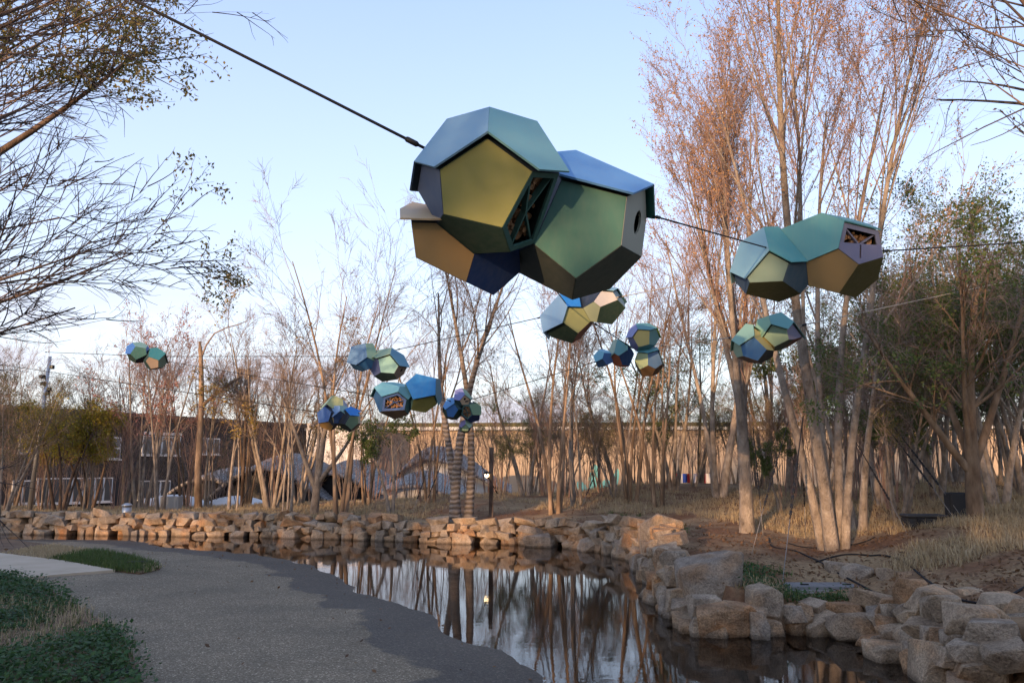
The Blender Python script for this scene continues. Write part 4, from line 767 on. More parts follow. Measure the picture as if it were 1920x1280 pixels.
# understory of small shrubs between the trunks
for i, (px, Y, s) in enumerate([(1640, 17, .5), (1700, 15, .42), (1760, 18, .55), (1870, 16, .5), (1930, 17.5, .55), (1590, 19, .5), (1500, 22, .5), (1460, 17.5, .35), (1810, 22, .6), (1670, 21, .6), (1550, 26, .6), (1895, 21, .6)]):
    T(T_EVER if i % 2 else T_OLIV, 'dark green low shrub between the trunks of the thicket' if i % 2 else 'olive low shrub between the trunks of the thicket', px, Y, s * 1.25, i * 1.9, group='understory shrubs on the mound', cat='shrub', name='understory_shrub')
for i, (px, Y, s) in enumerate([(1000, 25, .5), (1060, 24, .55), (1120, 26, .55), (1190, 25, .5), (1245, 24, .5), (1300, 23, .5), (940, 24, .45), (1150, 21.5, .4), (1380, 24, .55), (1420, 22, .5)]):
    T(T_OLIV if i % 2 else T_EVER2, 'olive low shrub under the slim trees of the grove' if i % 2 else 'green low shrub under the slim trees of the grove', px, Y, s * 1.2, i * 1.4, group='understory shrubs in the grove', cat='shrub', name='understory_shrub')
# twiggy brush: sheaves of thin stems filling the ground between the trees
LV_BRUSH = [dict(k=6, wig=.09, up=.03, kids=7, t0=.2, ang=26, lr=.5, rr=.55, tip=.3), dict(k=5, wig=.14, up=.05, kids=5, t0=.2, ang=32, lr=.5, rr=.6, tip=.4, rmin=.003), dict(k=4, wig=.2, up=.02, tip=.5, rmin=.003)]
T_BRUSH = make_tree('twiggy_bush', 61, fan(12, 2.3, .014, .26, R0, .16), LV_BRUSH, M_TWIG, M_TWIG, (LF_OLV, 1.5, .045, dict(spread=.03, clump=(1.6, .1, 3))), sides=(5, 3, 3), trunk_levels=1)
T_BRUSH2 = make_tree('twiggy_bush', 62, fan(11, 2.7, .013, .22, R0, .16), LV_BRUSH, M_TWIGR, M_TWIGR, (LF_GRN, 2.2, .045, dict(spread=.03, clump=(1.6, -.05, 5))), sides=(5, 3, 3), trunk_levels=1)
br_ = np.random.default_rng(17)
for i, px in enumerate(np.linspace(-30, 600, 15)): T(T_BRUSH if i % 3 else T_BRUSH2, 'brown twiggy bush among the slender trees before the black building' if i % 3 else 'reddish twiggy bush with green leaves before the black building', px + br_.uniform(-15, 15), br_.uniform(22.5, 27.5), br_.uniform(.75, 1.15), i * 1.7, group='twiggy bushes on the left bank', cat='bush')
for i, px in enumerate(np.linspace(660, 1420, 22)): T(T_BRUSH2 if i % 3 else T_BRUSH, 'reddish twiggy bush with green leaves under the grove' if i % 3 else 'brown twiggy bush under the grove', px + br_.uniform(-15, 15), br_.uniform(22.5, 28), br_.uniform(.8, 1.25), i * 1.3, group='twiggy bushes in the grove', cat='bush')
for i, px in enumerate(np.linspace(1440, 1980, 12)): T(T_BRUSH2 if i % 2 else T_BRUSH, 'reddish twiggy bush with green leaves in the thicket' if i % 2 else 'brown twiggy bush in the thicket', px + br_.uniform(-15, 15), br_.uniform(15.5, 24), br_.uniform(.8, 1.2), i * 1.1, group='twiggy bushes in the thicket', cat='bush')
# the left foreground trees, trunks out of frame
plant(T_ARCH, 'bare dark tree arching in from beside the path', X(-545, 7.2) , 7.2, .05, 1.15, .0)
plant(T_FEATH, 'feathery leaved tree behind the bare arching one', X(-400, 10.5), 10.5, .1, 1.45, -.1)
# tree row added out of view behind the camera to dapple the low sun
for i in range(14):
    x = -34 + i * 4.1 + rng.uniform(-.9, .9); plant(T_EVER2 if i % 3 else T_EVER, 'unseen evergreen in the row added behind the viewpoint to dapple the sun', x - 2, -17 - (i % 2) * 4 + rng.uniform(-1, 1), .1, rng.uniform(1.85, 2.2), i * 1.1, group='evergreen row added behind the viewpoint to dapple the sun')

for x, y_, s_ in ((-8.4, -18.0, 2.25),): plant(T_EVER, 'unseen dense evergreen added behind the viewpoint to shade the nest boxes', x, y_, .1, s_, x)  # extra tree added off camera to keep direct sun off the nest boxes

# ------------------------------------------------------------------ buildings
M_WEATH = noisy('weathered_wood', [(.12, .095, .08), (.22, .18, .15), (.30, .25, .21)], 8, .9, .5, 40, stretch=(1, 1, .2))
M_BLK = noisy('black_cladding', [(.018, .016, .017), (.03, .027, .027)], 2, .7, .1)
M_BEIGE = noisy('beige_render', [(.28, .21, .15), (.36, .28, .205), (.43, .345, .255)], .35, .9, .1, 30)
M_PALE = noisy('pale_panel', [(.58, .55, .52), (.66, .63, .60)], .8, .8, .05)
M_MOUND = noisy('white_concrete', [(.50, .47, .44), (.60, .57, .54), (.66, .63, .60)], 1.2, .85, .1, 40)
M_GREENROOF = noisy('sedum_roof', [(.05, .06, .025), (.11, .09, .04)], 2, .95, .6, 10)
# black two storey building: runs away from the viewer to the right
p0, p1 = at(-140, 752, 36.5), at(600, 803, 58.0); top = 4.75
ax = Vector((p1.x - p0.x, p1.y - p0.y, 0)); Lb = ax.length; ax.normalize(); ang = math.atan2(ax.y, ax.x)
root = empty('black_building', (p0.x, p0.y, -.6)); root.rotation_euler = (0, 0, ang); tag(root, 'long black two storey building with white framed windows and a ribbed roof edge', 'building')
H = top + .6
def bpart(name, x, y, z, sx, sy, sz, m_, par=None, bevel=0):
    o = box(name, (x, y, z), (sx, sy, sz), m_, par or root, 0, bevel); return o
bpart('wall', Lb / 2, 5, H / 2 - .15, Lb, 10, H - .3, M_BLK)
bm = bmesh.new()                                  # ribbed roof sheet seen on end: a row of pans
nr = int(Lb / .55)
for i in range(nr):
    x0 = i * Lb / nr; w_ = Lb / nr
    pr = [(x0, H - .30), (x0 + w_ * .22, H - .06), (x0 + w_ * .62, H - .06), (x0 + w_ * .84, H - .30)]
    f0 = [bm.verts.new((x, -.25, z)) for x, z in pr]; f1 = [bm.verts.new((x, 10.2, z)) for x, z in pr]
    bm.faces.new(f0); bm.faces.new(f1)
    for a in range(4): bm.faces.new((f0[a], f0[(a + 1) % 4], f1[(a + 1) % 4], f1[a]))
rf = bm_obj('roof', bm, M_BLK, root); tag(rf, kind='stuff')
def px2u(px):                                     # position along the front seen at a pixel column
    d = ray(px, 880); a, b_ = d.x, d.y
    t_ = (p0.y * a / b_ - p0.x) / (ax.x - ax.y * a / b_); return t_
def window(px0, px1, z0, z1, nm, rows=1):
    a, b_ = px2u(px0), px2u(px1); wd = b_ - a
    fr_ = bpart('window_frame', (a + b_) / 2, -.03, (z0 + z1) / 2, wd, .10, z1 - z0, M_WHITE)
    for i in range(nm):
        for j in range(rows):
            w_ = wd / nm; hh = (z1 - z0) / rows; bpart('pane', a + (i + .5) * w_, -.088, z0 + (j + .5) * hh, w_ - .13, .02, hh - .13, M_GLASS, fr_)
    bpart('sill', (a + b_) / 2, -.10, z0 - .04, wd + .1, .16, .06, M_WHITE, fr_)
window(30, 78, 2.95, 3.85, 3); window(185, 222, 2.7, 3.9, 2, 2); window(262, 334, 2.95, 4.05, 4, 1); window(372, 408, 3.05, 4.05, 3, 1)
window(25, 62, .45, 1.6, 2); window(70, 158, .4, 1.7, 4); window(162, 212, .4, 1.7, 3); window(372, 440, .5, 1.5, 4); window(262, 320, .45, 1.5, 3)
bpart('window_band', px2u(300), -.04, 4.2, px2u(334) - px2u(262), .08, .16, M_WHITE)
# long beige hall closing the view behind the grove
root = empty('beige_hall', (-13, 57, -.7)); root.rotation_euler = (0, 0, math.radians(-3)); tag(root, 'long beige hall with a planted roof edge behind the grove', 'building')
bpart('wall', 34, 6, 2.55, 74, 12, 5.1, M_BEIGE); bpart('roof', 34, 6.2, 5.3, 74.6, 12.6, .35, M_GREENROOF); bpart('roof_edge', 34, -.22, 5.06, 74.4, .4, .22, M_WHITE)
for i in range(17): bpart('wall_joint', 1.5 + i * 4.3, -.012, 2.5, .05, .03, 4.8, M_BLK)
for (u0, c_) in ((24, 'p'), (26.8, 'p')):      # painted plant forms on the wall
    pass
M_MURAL = mat('mural_teal', (.12, .33, .33), .8)
bm = bmesh.new()
for (cx, cz, rx, rz_, rot_) in [(18.6, 1.3, .28, .75, .1), (19.4, 1.0, .35, .6, -.5), (17.9, .95, .3, .55, .6), (20.2, 1.5, .2, .8, -.2), (18.9, 2.1, .2, .5, .3)]:
    vs = [bm.verts.new((cx + math.cos(a) * rx * math.cos(rot_) - math.sin(a) * rz_ * math.sin(rot_), -.02, cz + math.cos(a) * rx * math.sin(rot_) + math.sin(a) * rz_ * math.cos(rot_))) for a in np.linspace(0, 6.28, 15)[:-1]]; bm.faces.new(vs)
tag(bm_obj('mural', bm, M_MURAL, root))
# white gable end between the two buildings
o = box('white_block', (X(640, 54), 54.5, 1.7), (4.4, 4, 5.6), M_PALE, None, .1); tag(o, 'tall pale block closing the gap beside the black building', 'building')
# shingled wave roofs of the low pavilion
M_SHING = mat('shingles', (.14, .14, .15), .7, .3); m = M_SHING; b = m.node_tree.nodes['Principled BSDF']
t = N(m, 'ShaderNodeTexCoord'); bk = N(m, 'ShaderNodeTexBrick', i_Scale=2.2, i_Mortar_Size=.035); bk.inputs['Color1'].default_value = (.16, .145, .135, 1); bk.inputs['Color2'].default_value = (.36, .32, .285, 1); bk.inputs['Mortar'].default_value = (.045, .045, .05, 1)
bp = N(m, 'ShaderNodeBump', i_Strength=.8, i_Distance=.05); LK(m, t.outputs['Object'], bk.inputs['Vector']); LK(m, bk.outputs['Color'], b.inputs['Base Color']); LK(m, bk.outputs['Fac'], bp.inputs['Height']); LK(m, bp.outputs[0], b.inputs['Normal'])
def shell(label, pxs, Y, zl, zp, depth, seed, ridge=.5):
    """saddle sheet: eaves at zl, crest at zp, crest a fraction across"""
    x0, x1 = X(pxs[0], Y), X(pxs[1], Y); nx, ny = 40, 22; us = np.linspace(0, 1, nx); vs = np.linspace(0, 1, ny); U_, W_ = np.meshgrid(us, vs)
    prof = np.where(U_ < ridge, U_ / ridge, (1 - U_) / (1 - ridge)); prof = np.sin(prof * np.pi / 2) ** 1.3
    z = zl + (zp - zl) * prof * (.78 + .30 * np.sin(W_ * np.pi)) + .25 * W_
    xx = x0 + (x1 - x0) * U_; yy = Y + depth * W_ - 1.0 * np.sin(U_ * np.pi) * (1 - W_)
    me = npmesh('shingle_roof', np.column_stack([(xx - (x0 + x1) / 2).ravel(), (yy - Y).ravel(), z.ravel()]), (lambda i: np.stack([i[:-1, :-1], i[:-1, 1:], i[1:, 1:], i[1:, :-1]], -1).reshape(-1, 4))(np.arange(nx * ny).reshape(ny, nx)), np.full((nx - 1) * (ny - 1), 4), True)
    root = empty('wave_pavilion', ((x0 + x1) / 2, Y, 0)); tag(root, label, 'pavilion', 'low pavilion with wave roofs')
    o = link('roof', me, M_SHING, root); md = o.modifiers.new('thick', 'SOLIDIFY'); md.thickness = .12; md.offset = -1
    i0 = np.arange(nx); bm = bmesh.new(); tv = [bm.verts.new((xx[0, i] - (x0 + x1) / 2, yy[0, i] - Y + .5, z[0, i] - .13)) for i in i0]; bv = [bm.verts.new((xx[0, i] - (x0 + x1) / 2, yy[0, i] - Y + .5, -.6)) for i in i0]
    for i in range(nx - 1): bm.faces.new((tv[i], tv[i + 1], bv[i + 1], bv[i]))
    o2 = bm_obj('wall', bm, M_WALLD if seed < 4 else M_MOUND, root); md = o2.modifiers.new('thick', 'SOLIDIFY'); md.thickness = .15
    return root
M_WALLD = mat('dark_glazing', (.012, .012, .014), .25)
shell('shingled wave roof with the rounded crest behind the white mounds', (375, 625), 33, .25, 2.0, 8, 1, .52)
shell('shingled wave roof overlapping to the right of the rounded crest', (555, 735), 34.5, .2, 1.75, 8, 2, .4)
shell('low shingled wave roof running down towards the evergreen', (300, 470), 35.5, .3, 1.45, 7, 3, .6)
shell('shingled roof with a sharp pale gable beneath its peak', (640, 900), 32, -.1, 1.25, 9, 4, .53)
shell('rear shingled roof rising behind the sharp gable', (700, 960), 40, .4, 2.5, 8, 5, .4)
def domed(label, px0, px1, Y, zt, dep):
    x0, x1 = X(px0, Y), X(px1, Y); n = 26; us = np.linspace(-1, 1, n); U_, W_ = np.meshgrid(us, us); r = np.maximum(0, 1 - U_ ** 2) * np.maximum(0, 1 - W_ ** 2); z = -.55 + (zt + .55) * r ** .45
    me = npmesh('mound_shell', np.column_stack([(U_ * (x1 - x0) / 2).ravel(), (W_ * dep).ravel(), z.ravel()]), (lambda i: np.stack([i[:-1, :-1], i[:-1, 1:], i[1:, 1:], i[1:, :-1]], -1).reshape(-1, 4))(np.arange(n * n).reshape(n, n)), np.full((n - 1) ** 2, 4), True)
    o = link('concrete_mound', me, M_MOUND); o.location = ((x0 + x1) / 2, Y, 0); tag(o, label, 'mound'); return o
domed('smooth white concrete mound behind the grey cabinet', 255, 400, 27.5, .70, 2.5)
domed('flatter white concrete mound in front of the shingled roofs', 368, 520, 28.0, .64, 2.5)
domed('long pale concrete mound under the sharp gable', 515, 900, 29, .45, 2.0)

# unseen building added behind the viewpoint so its shadow covers the pond
root = empty('added_shade_block', (-8, -24, -.1)); root.rotation_euler = (0, 0, math.radians(-12)); tag(root, 'unseen long low timber block added behind the viewpoint to shade the pond', 'building')
bpart('wall', 0, 0, 2.4, 52, 6, 4.9, M_WEATH); bpart('roof', 0, 0, 5.0, 53, 7, .25, M_BLK)

# ------------------------------------------------------------------ cables
def cable(label, a, b_, r=.008, m_=None, sag=.0, name='suspension_cable'):
    a, b_ = Vector(a), Vector(b_); pts = []
    for i in range(13):
        f = i / 12; p = a.lerp(b_, f); p.z -= sag * 4 * f * (1 - f); pts.append(p - a)
    o = link(name, tube_mesh(name, pts, r, 6), m_ or M_ROPE); o.location = a; tag(o, label, 'cable', 'cables that carry the nest boxes'); d_ = (b_ - a).normalized()
    for e0, sg in ((Vector(), 1), (b_ - a, -1)):
        k0 = e0 + d_ * sg * r * 6; k1 = e0 + d_ * sg * r * 16; link('clamp', tube_mesh('clamp', [k0, k0.lerp(k1, .15), k0.lerp(k1, .85), k1], [r * 1.1, r * 2., r * 2., r * 1.1], 8), M_BLACK, o)
    return o
tA = at(800, 280, 5.75); tA0 = at(250, 0, 5.6); d_ = (tA0 - tA)
cable('thick black cable running from the largest nest box up over the path', tA, tA + d_ * 2.1, .0115)
cable('black cable between the largest nest box and the paired teal one', at(1225, 405, 6.3), at(1443, 466, 8.5), .0075)
cable('black cable from the paired teal nest box into the thicket', at(1650, 471, 8.7), at(2160, 440, 11), .008)
cable('thin cable from the floodlight pole to the farthest nest box', at(84, 660, 23), at(245, 666, 19.8), .008)
cable('thin level cable between the farthest nest box and the steel blue hood', at(310, 668, 19.8), at(655, 668, 14.9), .007)
cable('thin cable falling from the farthest nest box to the vivid blue one', at(312, 677, 19.8), at(700, 742, 14.3), .007)
cable('long thin cable ending at the navy four part nest box', at(-60, 674, 22), at(606, 774, 16), .008)
cable('thin cable rising from the steel blue hood to the khaki nest box', at(742, 656, 14.7), at(1018, 594, 12.8), .007)
cable('short cable between the navy and the vivid blue nest boxes', at(672, 774, 16), at(698, 768, 14.4), .007, M_ROPEP)
cable('short cable from the vivid blue nest box to the wrapped trunk one', at(815, 738, 14.4), at(845, 752, 15.9), .007)
cable('thin cable from the wrapped trunk nest box to the yellow fronted one', at(868, 754, 15.9), at(1124, 676, 14.8), .007)
cable('thin cable dropping from the khaki nest box to the yellow fronted one', at(1114, 606, 12.7), at(1176, 646, 14.7), .009)
cable('pale rope from the khaki nest box to the straight trunk tree', at(1155, 558, 12.3), at(1392, 512, 14.1), .008, M_ROPEP)
cable('pale rope between the yellow fronted nest box and the small green roofed one', at(1240, 648, 14.7), at(1372, 633, 10.4), .008, M_ROPEP)
cable('pale rope from the small green roofed nest box into the thicket', at(1498, 611, 10.3), at(2120, 478, 12.5), .008, M_ROPEP)
cable('dark line from beneath the largest nest box to the khaki one', at(985, 470, 6.5), at(1062, 570, 12.6), .008)

# ------------------------------------------------------------------ guy ropes, posts, boxes, lamps
M_STRAP = mat('grey_strap', (.22, .215, .21), .7)
def guy(label, a, b_, n=5, r=.007):
    """black stay rope with a chain of tensioners and a pale strap down to the peg"""
    a, b_ = Vector(a), Vector(b_); root = empty('guy_rope', b_); tag(root, label, 'guy rope', 'stay ropes of the trees')
    k = a.lerp(b_, .68); link('rope', tube_mesh('rope', [a - b_, k - b_], r, 6), M_ROPE, root); link('strap', tube_mesh('strap', [k - b_, Vector((0, 0, -.05))], r * .55, 6), M_STRAP, root)
    d_ = (a - b_)
    for i in range(n):
        c = d_ * (.34 + .34 * i / n + random.uniform(0, .03)); ln = d_.normalized() * .05; link('tensioner', tube_mesh('tensioner', [c - ln, c - ln * .5, c, c + ln * .5, c + ln], [r * .8, r * 2.6, r * 1.7, r * 2.6, r * .8], 7), M_BLACK, root)
    return root
def ground_px(px, Y): x = X(px, Y); return Vector((x, Y, LZ(x, Y)))
guy('stay rope slanting from the tallest tree towards the corner rock', at(1478, 790, 12), ground_px(1400, 11.0), 7)
guy('stay rope from the tallest tree pegged at the grey ground plate', at(1506, 780, 11.9), ground_px(1455, 9.3), 8, .008)
guy('stay rope from the tallest tree pegged towards the black case', at(1600, 820, 12.2), ground_px(1694, 11.4), 6)
guy('paired stay rope ending at the low forked tree, upper line', at(1668, 790, 13), ground_px(1802, 11.6), 8)
guy('paired stay rope ending at the low forked tree, lower line', at(1662, 800, 13), ground_px(1790, 11.3), 8)
guy('stay rope hanging from the straight trunk tree', at(1412, 800, 14.2), ground_px(1425, 13.6), 5)
guy('stay rope standing beside the trunk of the tallest tree', at(1504, 800, 12.3), ground_px(1503, 13.5), 6)
guy('stay rope between the evergreen and the wrapped tree', at(808, 862, 20), ground_px(772, 19.2), 4)
guy('second stay rope left of the wrapped tree', at(832, 858, 20), ground_px(790, 19.5), 4)
guy('stay rope to the right of the wrapped tree', at(884, 840, 18.4), ground_px(955, 19.5), 5)
guy('stay rope at the left grove stems', at(1125, 868, 19.5), ground_px(1085, 19.2), 4)
guy('stay rope below the rounded shingled crest', at(478, 890, 22.6), ground_px(450, 22), 4)
# wooden lamp post with a lit lamp
x, y = X(921, 19), 19.0; root = empty('lamp_post', (x, y, LZ(x, y) - .05)); tag(root, 'square wooden lamp post with a small lit lamp beside the wrapped tree', 'lamp post')
box('post', (0, 0, .8), (.10, .10, 1.7), M_BARKD, root, 0, .01); box('lamp_arm', (-.09, -.02, 1.06), (.1, .04, .03), M_BLACK, root)
M_LAMP = bpy.data.materials.new('lamp_glow'); M_LAMP.use_nodes = True; bb = M_LAMP.node_tree.nodes['Principled BSDF']; bb.inputs['Emission Color'].default_value = (1, .72, .38, 1); bb.inputs['Emission Strength'].default_value = 2.2
bm = bmesh.new(); bmesh.ops.create_uvsphere(bm, u_segments=10, v_segments=7, radius=.055)
for v in bm.verts: v.co = v.co * 1.0 + Vector((-.10, -.07, 1.0))
bm_obj('lamp_bulb', bm, M_LAMP, root, True)
bm = bmesh.new(); bmesh.ops.create_cone(bm, cap_ends=True, segments=12, radius1=.085, radius2=.03, depth=.06); 
for v in bm.verts: v.co += Vector((-.10, -.07, 1.065))
bm_obj('lamp_shade', bm, M_BLACK, root)
# steel bollard light
x, y = X(243, 21.0), 21.0; root = empty('bollard_light', (x, y, LZ(x, y))); tag(root, 'short silver bollard light with a domed cap on the far bank', 'bollard')
link('body', tube_mesh('body', [(0, 0, -.05), (0, 0, .02), (0, 0, .2)], [.12, .115, .115], 18), M_STEEL, root)
link('cap', tube_mesh('cap', [(0, 0, .2), (0, 0, .235), (0, 0, .27), (0, 0, .285)], [.135, .125, .08, .02], 18), M_STEEL, root)
# grey cabinet
x, y = X(325, 23), 23; root = empty('utility_cabinet', (x, y, LZ(x, y))); tag(root, 'grey utility cabinet in front of the white mound', 'cabinet'); box('body', (0, 0, .15), (.5, .35, .42), mat('cabinet_grey', (.33, .33, .32), .6), root, .1, .01); box('door_panel', (-.01, -.18, .15), (.42, .012, .34), mat('cabinet_door', (.38, .38, .37), .6), root, .1)
# dead trunk kept as a perch
r = np.random.default_rng(77); x, y = X(378, 22.5), 22.5; base = Vector((x, y, LZ(x, y) - .1)); root = empty('dead_trunk', base); tag(root, 'tall dead trunk with a broken tip and two long bare boughs', 'tree')
def via(pts, Y): return [at(px, py, Y) - base for px, py in pts]
link('trunk', tube_mesh('trunk', via([(372, 975), (371, 880), (376, 800), (378, 740), (377, 690), (376, 658), (374, 640)], 22.5), [.11, .092, .08, .072, .066, .058, .035], 9), M_BARKT, root)
link('bough', tube_mesh('bough', via([(377, 672), (386, 648), (402, 625), (425, 614), (448, 608), (466, 600)], 22.5), [.03, .026, .022, .02, .016, .01], 6), M_TWIG, root)
link('bough', tube_mesh('bough', via([(377, 762), (400, 742), (425, 722), (452, 706)], 22.5), [.05, .045, .038, .03], 6), M_BARKT, root)
# bird boxes on a post
x, y = X(456, 23.5), 23.5; base = Vector((x, y, LZ(x, y))); root = empty('bird_box_post', base); tag(root, 'thin post with four weathered wooden bird boxes in two tiers', 'bird box post')
zt = at(456, 690, y).z - base.z; link('post', tube_mesh('post', [(0, 0, -.1), (0, 0, zt)], .045, 8), M_BARKD, root)
for px, py, rz in ((449, 707, .1), (464, 709, -.15), (449, 748, .05), (462, 752, -.1)):
    c = at(px, py, y - .12) - base; bx = box('bird_box', (c.x, c.y, c.z), (.13, .16, .44), M_WEATH, root, rz, .006); box('box_roof', (c.x, c.y - .02, c.z + .235), (.17, .22, .03), M_WEATH, bx, rz)
# floodlight pole
y = 23; a_, b_ = at(76, 800, y), at(94, 668, y); base = Vector((a_.x - .1, y, LZ(a_.x, y))); root = empty('floodlight_pole', base); tag(root, 'slim steel pole with a column of small floodlights above the yellow shrub', 'light pole')
link('pole', tube_mesh('pole', [Vector((0, 0, -.1)), a_ - base, b_ - base], [.07, .055, .045], 10), M_STEEL, root)
for px, py, s in ((98, 688, 1), (80, 706, -1), (82, 719, -1), (93, 730, 1), (90, 737, 1)):
    c = at(px, py, y - .05) - base; fl = box('floodlight', c, (.12, .16, .10), M_BLACK, root, s * .5, .01); box('lens', (c.x + s * .01, c.y - .085, c.z), (.09, .01, .07), M_GLASS, fl, 0)
# black case and black panel on the mound
p = ground_px(1724, 11.9); root = empty('utility_case', p); tag(root, 'flat black utility case with a lid lying in the dry grass', 'utility box'); box('body', (0, 0, .07), (.52, .34, .15), mat('case_black', (.03, .03, .032), .6), root, -.12, .02); box('lid', (0, 0, .165), (.55, .37, .045), mat('case_lid', (.042, .042, .044), .6), root, -.12, .015)
for dx in (-.16, .16): box('latch', (dx, -.19 - dx * -.12, .12), (.05, .02, .06), M_BLACK, root, -.12)
p = ground_px(1790, 11.9); root = empty('loudspeaker', p); tag(root, 'upright matt black speaker box beside the forked trunk', 'speaker'); box('body', (0, 0, .19), (.30, .2, .36), mat('speaker_black', (.02, .021, .024), .7), root, -.1, .015); box('grille', (-.01, -.105, .19), (.26, .012, .32), mat('speaker_grille', (.03, .03, .032), .8), root, -.1)
# ground plate with two lids
p = G(1545, 1100, .25); p.z = LZ(p.x, p.y); root = empty('access_hatch', (p.x, p.y, p.z + .025)); tag(root, 'grey access hatch set in the soil behind the cove stones', 'hatch'); M_PLATE = noisy('hatch_grey', [(.14, .145, .15), (.19, .19, .195)], 4, .6, .2)
for s in (-1, 1):
    l_ = box('lid', (s * .235, 0, .0), (.46, .34, .04), M_PLATE, root, 0, .006); box('lifting_handle', (s * .235, -.05, .026), (.09, .02, .014), M_BLACK, l_)
box('frame', (0, 0, -.045), (.98, .39, .06), mat('hatch_frame', (.25, .25, .25), .6), root)
# drain cover beside the left bed
p = G(232, 1262, .14); root = empty('drain_cover', (p.x, p.y, .135)); tag(root, 'small black slotted drain cover at the corner of the planting bed', 'drain'); box('frame', (0, 0, 0), (.17, .13, .05), M_BLACK, root)
for i in range(6): box('slat', (-.06 + i * .024, 0, .027), (.008, .11, .012), mat('drain_slat', (.03, .03, .032), .5), root)
p = G(258, 1056, .1); root = empty('drain_cover', (p.x, p.y, .1)); tag(root, 'little black grating in the green planting strip', 'drain'); box('frame', (0, 0, 0), (.3, .2, .06), M_BLACK, root)
for i in range(6): box('slat', (-.11 + i * .044, 0, .03), (.016, .17, .02), MATS['drain_slat'], root)
# watering hoses on the mound
def hose(label, px_pts, r=.011):
    pts = []
    for px, py in px_pts:
        z = .45
        for _ in range(6): p = G(px, py, z); z = LZ(p.x, p.y) + .015
        pts.append(Vector((p.x, p.y, z)))
    P = []
    for i in range(len(pts) - 1):
        for k in range(6): 
            f = k / 6; a0, a1, a2, a3 = pts[max(i - 1, 0)], pts[i], pts[i + 1], pts[min(i + 2, len(pts) - 1)]
            q = .5 * ((2 * a1) + (a2 - a0) * f + (2 * a0 - 5 * a1 + 4 * a2 - a3) * f * f + (3 * a1 - a0 - 3 * a2 + a3) * f ** 3); q.z = LZ(q.x, q.y) + .012; P.append(q - pts[0])
    P.append(pts[-1] - pts[0]); o = link('watering_hose', tube_mesh('watering_hose', P, r, 6), M_ROPE); o.location = pts[0]; tag(o, label, 'hose')
hose('black watering hose curving past the hatch towards the stones', [(1442, 1008), (1450, 1024), (1500, 1035), (1550, 1062), (1600, 1090), (1650, 1112)])
hose('black watering hose laid across the soil to the right edge', [(1530, 1052), (1590, 1038), (1680, 1032), (1800, 1036), (1930, 1050)])
hose('short black hose at the foot of the tallest tree', [(1480, 1018), (1530, 1026), (1572, 1012), (1600, 1020), (1640, 1006)], .009)
# coloured banner and sign far behind the grove
y = 27; zb = 1.40; root = empty('bunting', (X(1262, y), y, zb)); tag(root, 'red white and blue fabric banner hung low behind the grove', 'banner')
cols = [lin('#c23a3a'), lin('#e8e8ee'), lin('#2f4fae'), lin('#c23a3a'), lin('#dfe4f0'), lin('#2f4fae'), lin('#b83434'), lin('#e8e8ee')]
for i, c in enumerate(cols):
    bm = bmesh.new(); w_ = .155; vs = [bm.verts.new((i * w_ + (j / 4) * (w_ - .01), .03 * math.sin(j + i), -(.34 + .05 * math.sin(i * 2.1)) * k)) for k in (0, 1) for j in range(5)]
    for j in range(4): bm.faces.new((vs[j], vs[j + 1], vs[j + 6], vs[j + 5]))
    o = bm_obj('flag', bm, mat('flag_%d' % (i % 3), c, .8), root); md = o.modifiers.new('t', 'SOLIDIFY'); md.thickness = .006
for i in (0, 8): link('stake', tube_mesh('stake', [(i * .155, 0, .03), (i * .155, 0, -1.0)], .014, 6), M_BLACK, root)
y = 30; c = at(1438, 862, y); root = empty('sign_panel', (c.x, y, LZ(c.x, y))); tag(root, 'lime green and white sign panel glimpsed through the trees', 'sign')
box('board', (0, 0, c.z - LZ(c.x, y)), (.42, .04, .85), mat('sign_white', (.75, .76, .74), .6), root); box('lime_field', (.06, -.024, c.z - LZ(c.x, y) - .12), (.28, .008, .5), mat('sign_lime', lin('#a8cc3a'), .6), root); box('stake', (0, .03, (c.z - LZ(c.x, y)) / 2 - .2), (.05, .03, c.z), M_BLACK, root)

# ------------------------------------------------------------------ grass and ground cover
def blades(r, pts, n, h, wid, matl, name, lean=.5, label=None):
    """tufts of bent blades at the points (k,3)"""
    k = len(pts); c = np.repeat(pts, n, 0) + np.column_stack([r.normal(0, .05, (k * n, 2)), np.zeros(k * n)]); H_ = np.repeat(h, n) * r.uniform(.5, 1.2, k * n)
    a = r.uniform(0, 6.28, k * n); d = np.column_stack([np.cos(a), np.sin(a), np.zeros(k * n)]); s = np.column_stack([-np.sin(a), np.cos(a), np.zeros(k * n)]) * wid; ln = r.uniform(.1, 1.3, k * n) * lean
    up = np.array([0, 0, 1.]); m1 = c + (up * .6)[None] * H_[:, None] + d * (ln * H_ * .35)[:, None]; tp = c + up[None] * (H_ * (1 - .35 * ln))[:, None] + d * (ln * H_)[:, None]
    v = np.stack([c - s, c + s, m1 + s * .7, m1 - s * .7, tp], 1).reshape(-1, 3); i0 = np.arange(k * n)[:, None] * 5
    loops = np.concatenate([i0 + np.array([0, 1, 2, 3, 3, 2, 4])], 1).ravel(); sizes = np.tile([4, 3], k * n)
    o = link(name, npmesh(name, v, loops, sizes), matl); tag(o, label, 'grass', kind='stuff'); return o
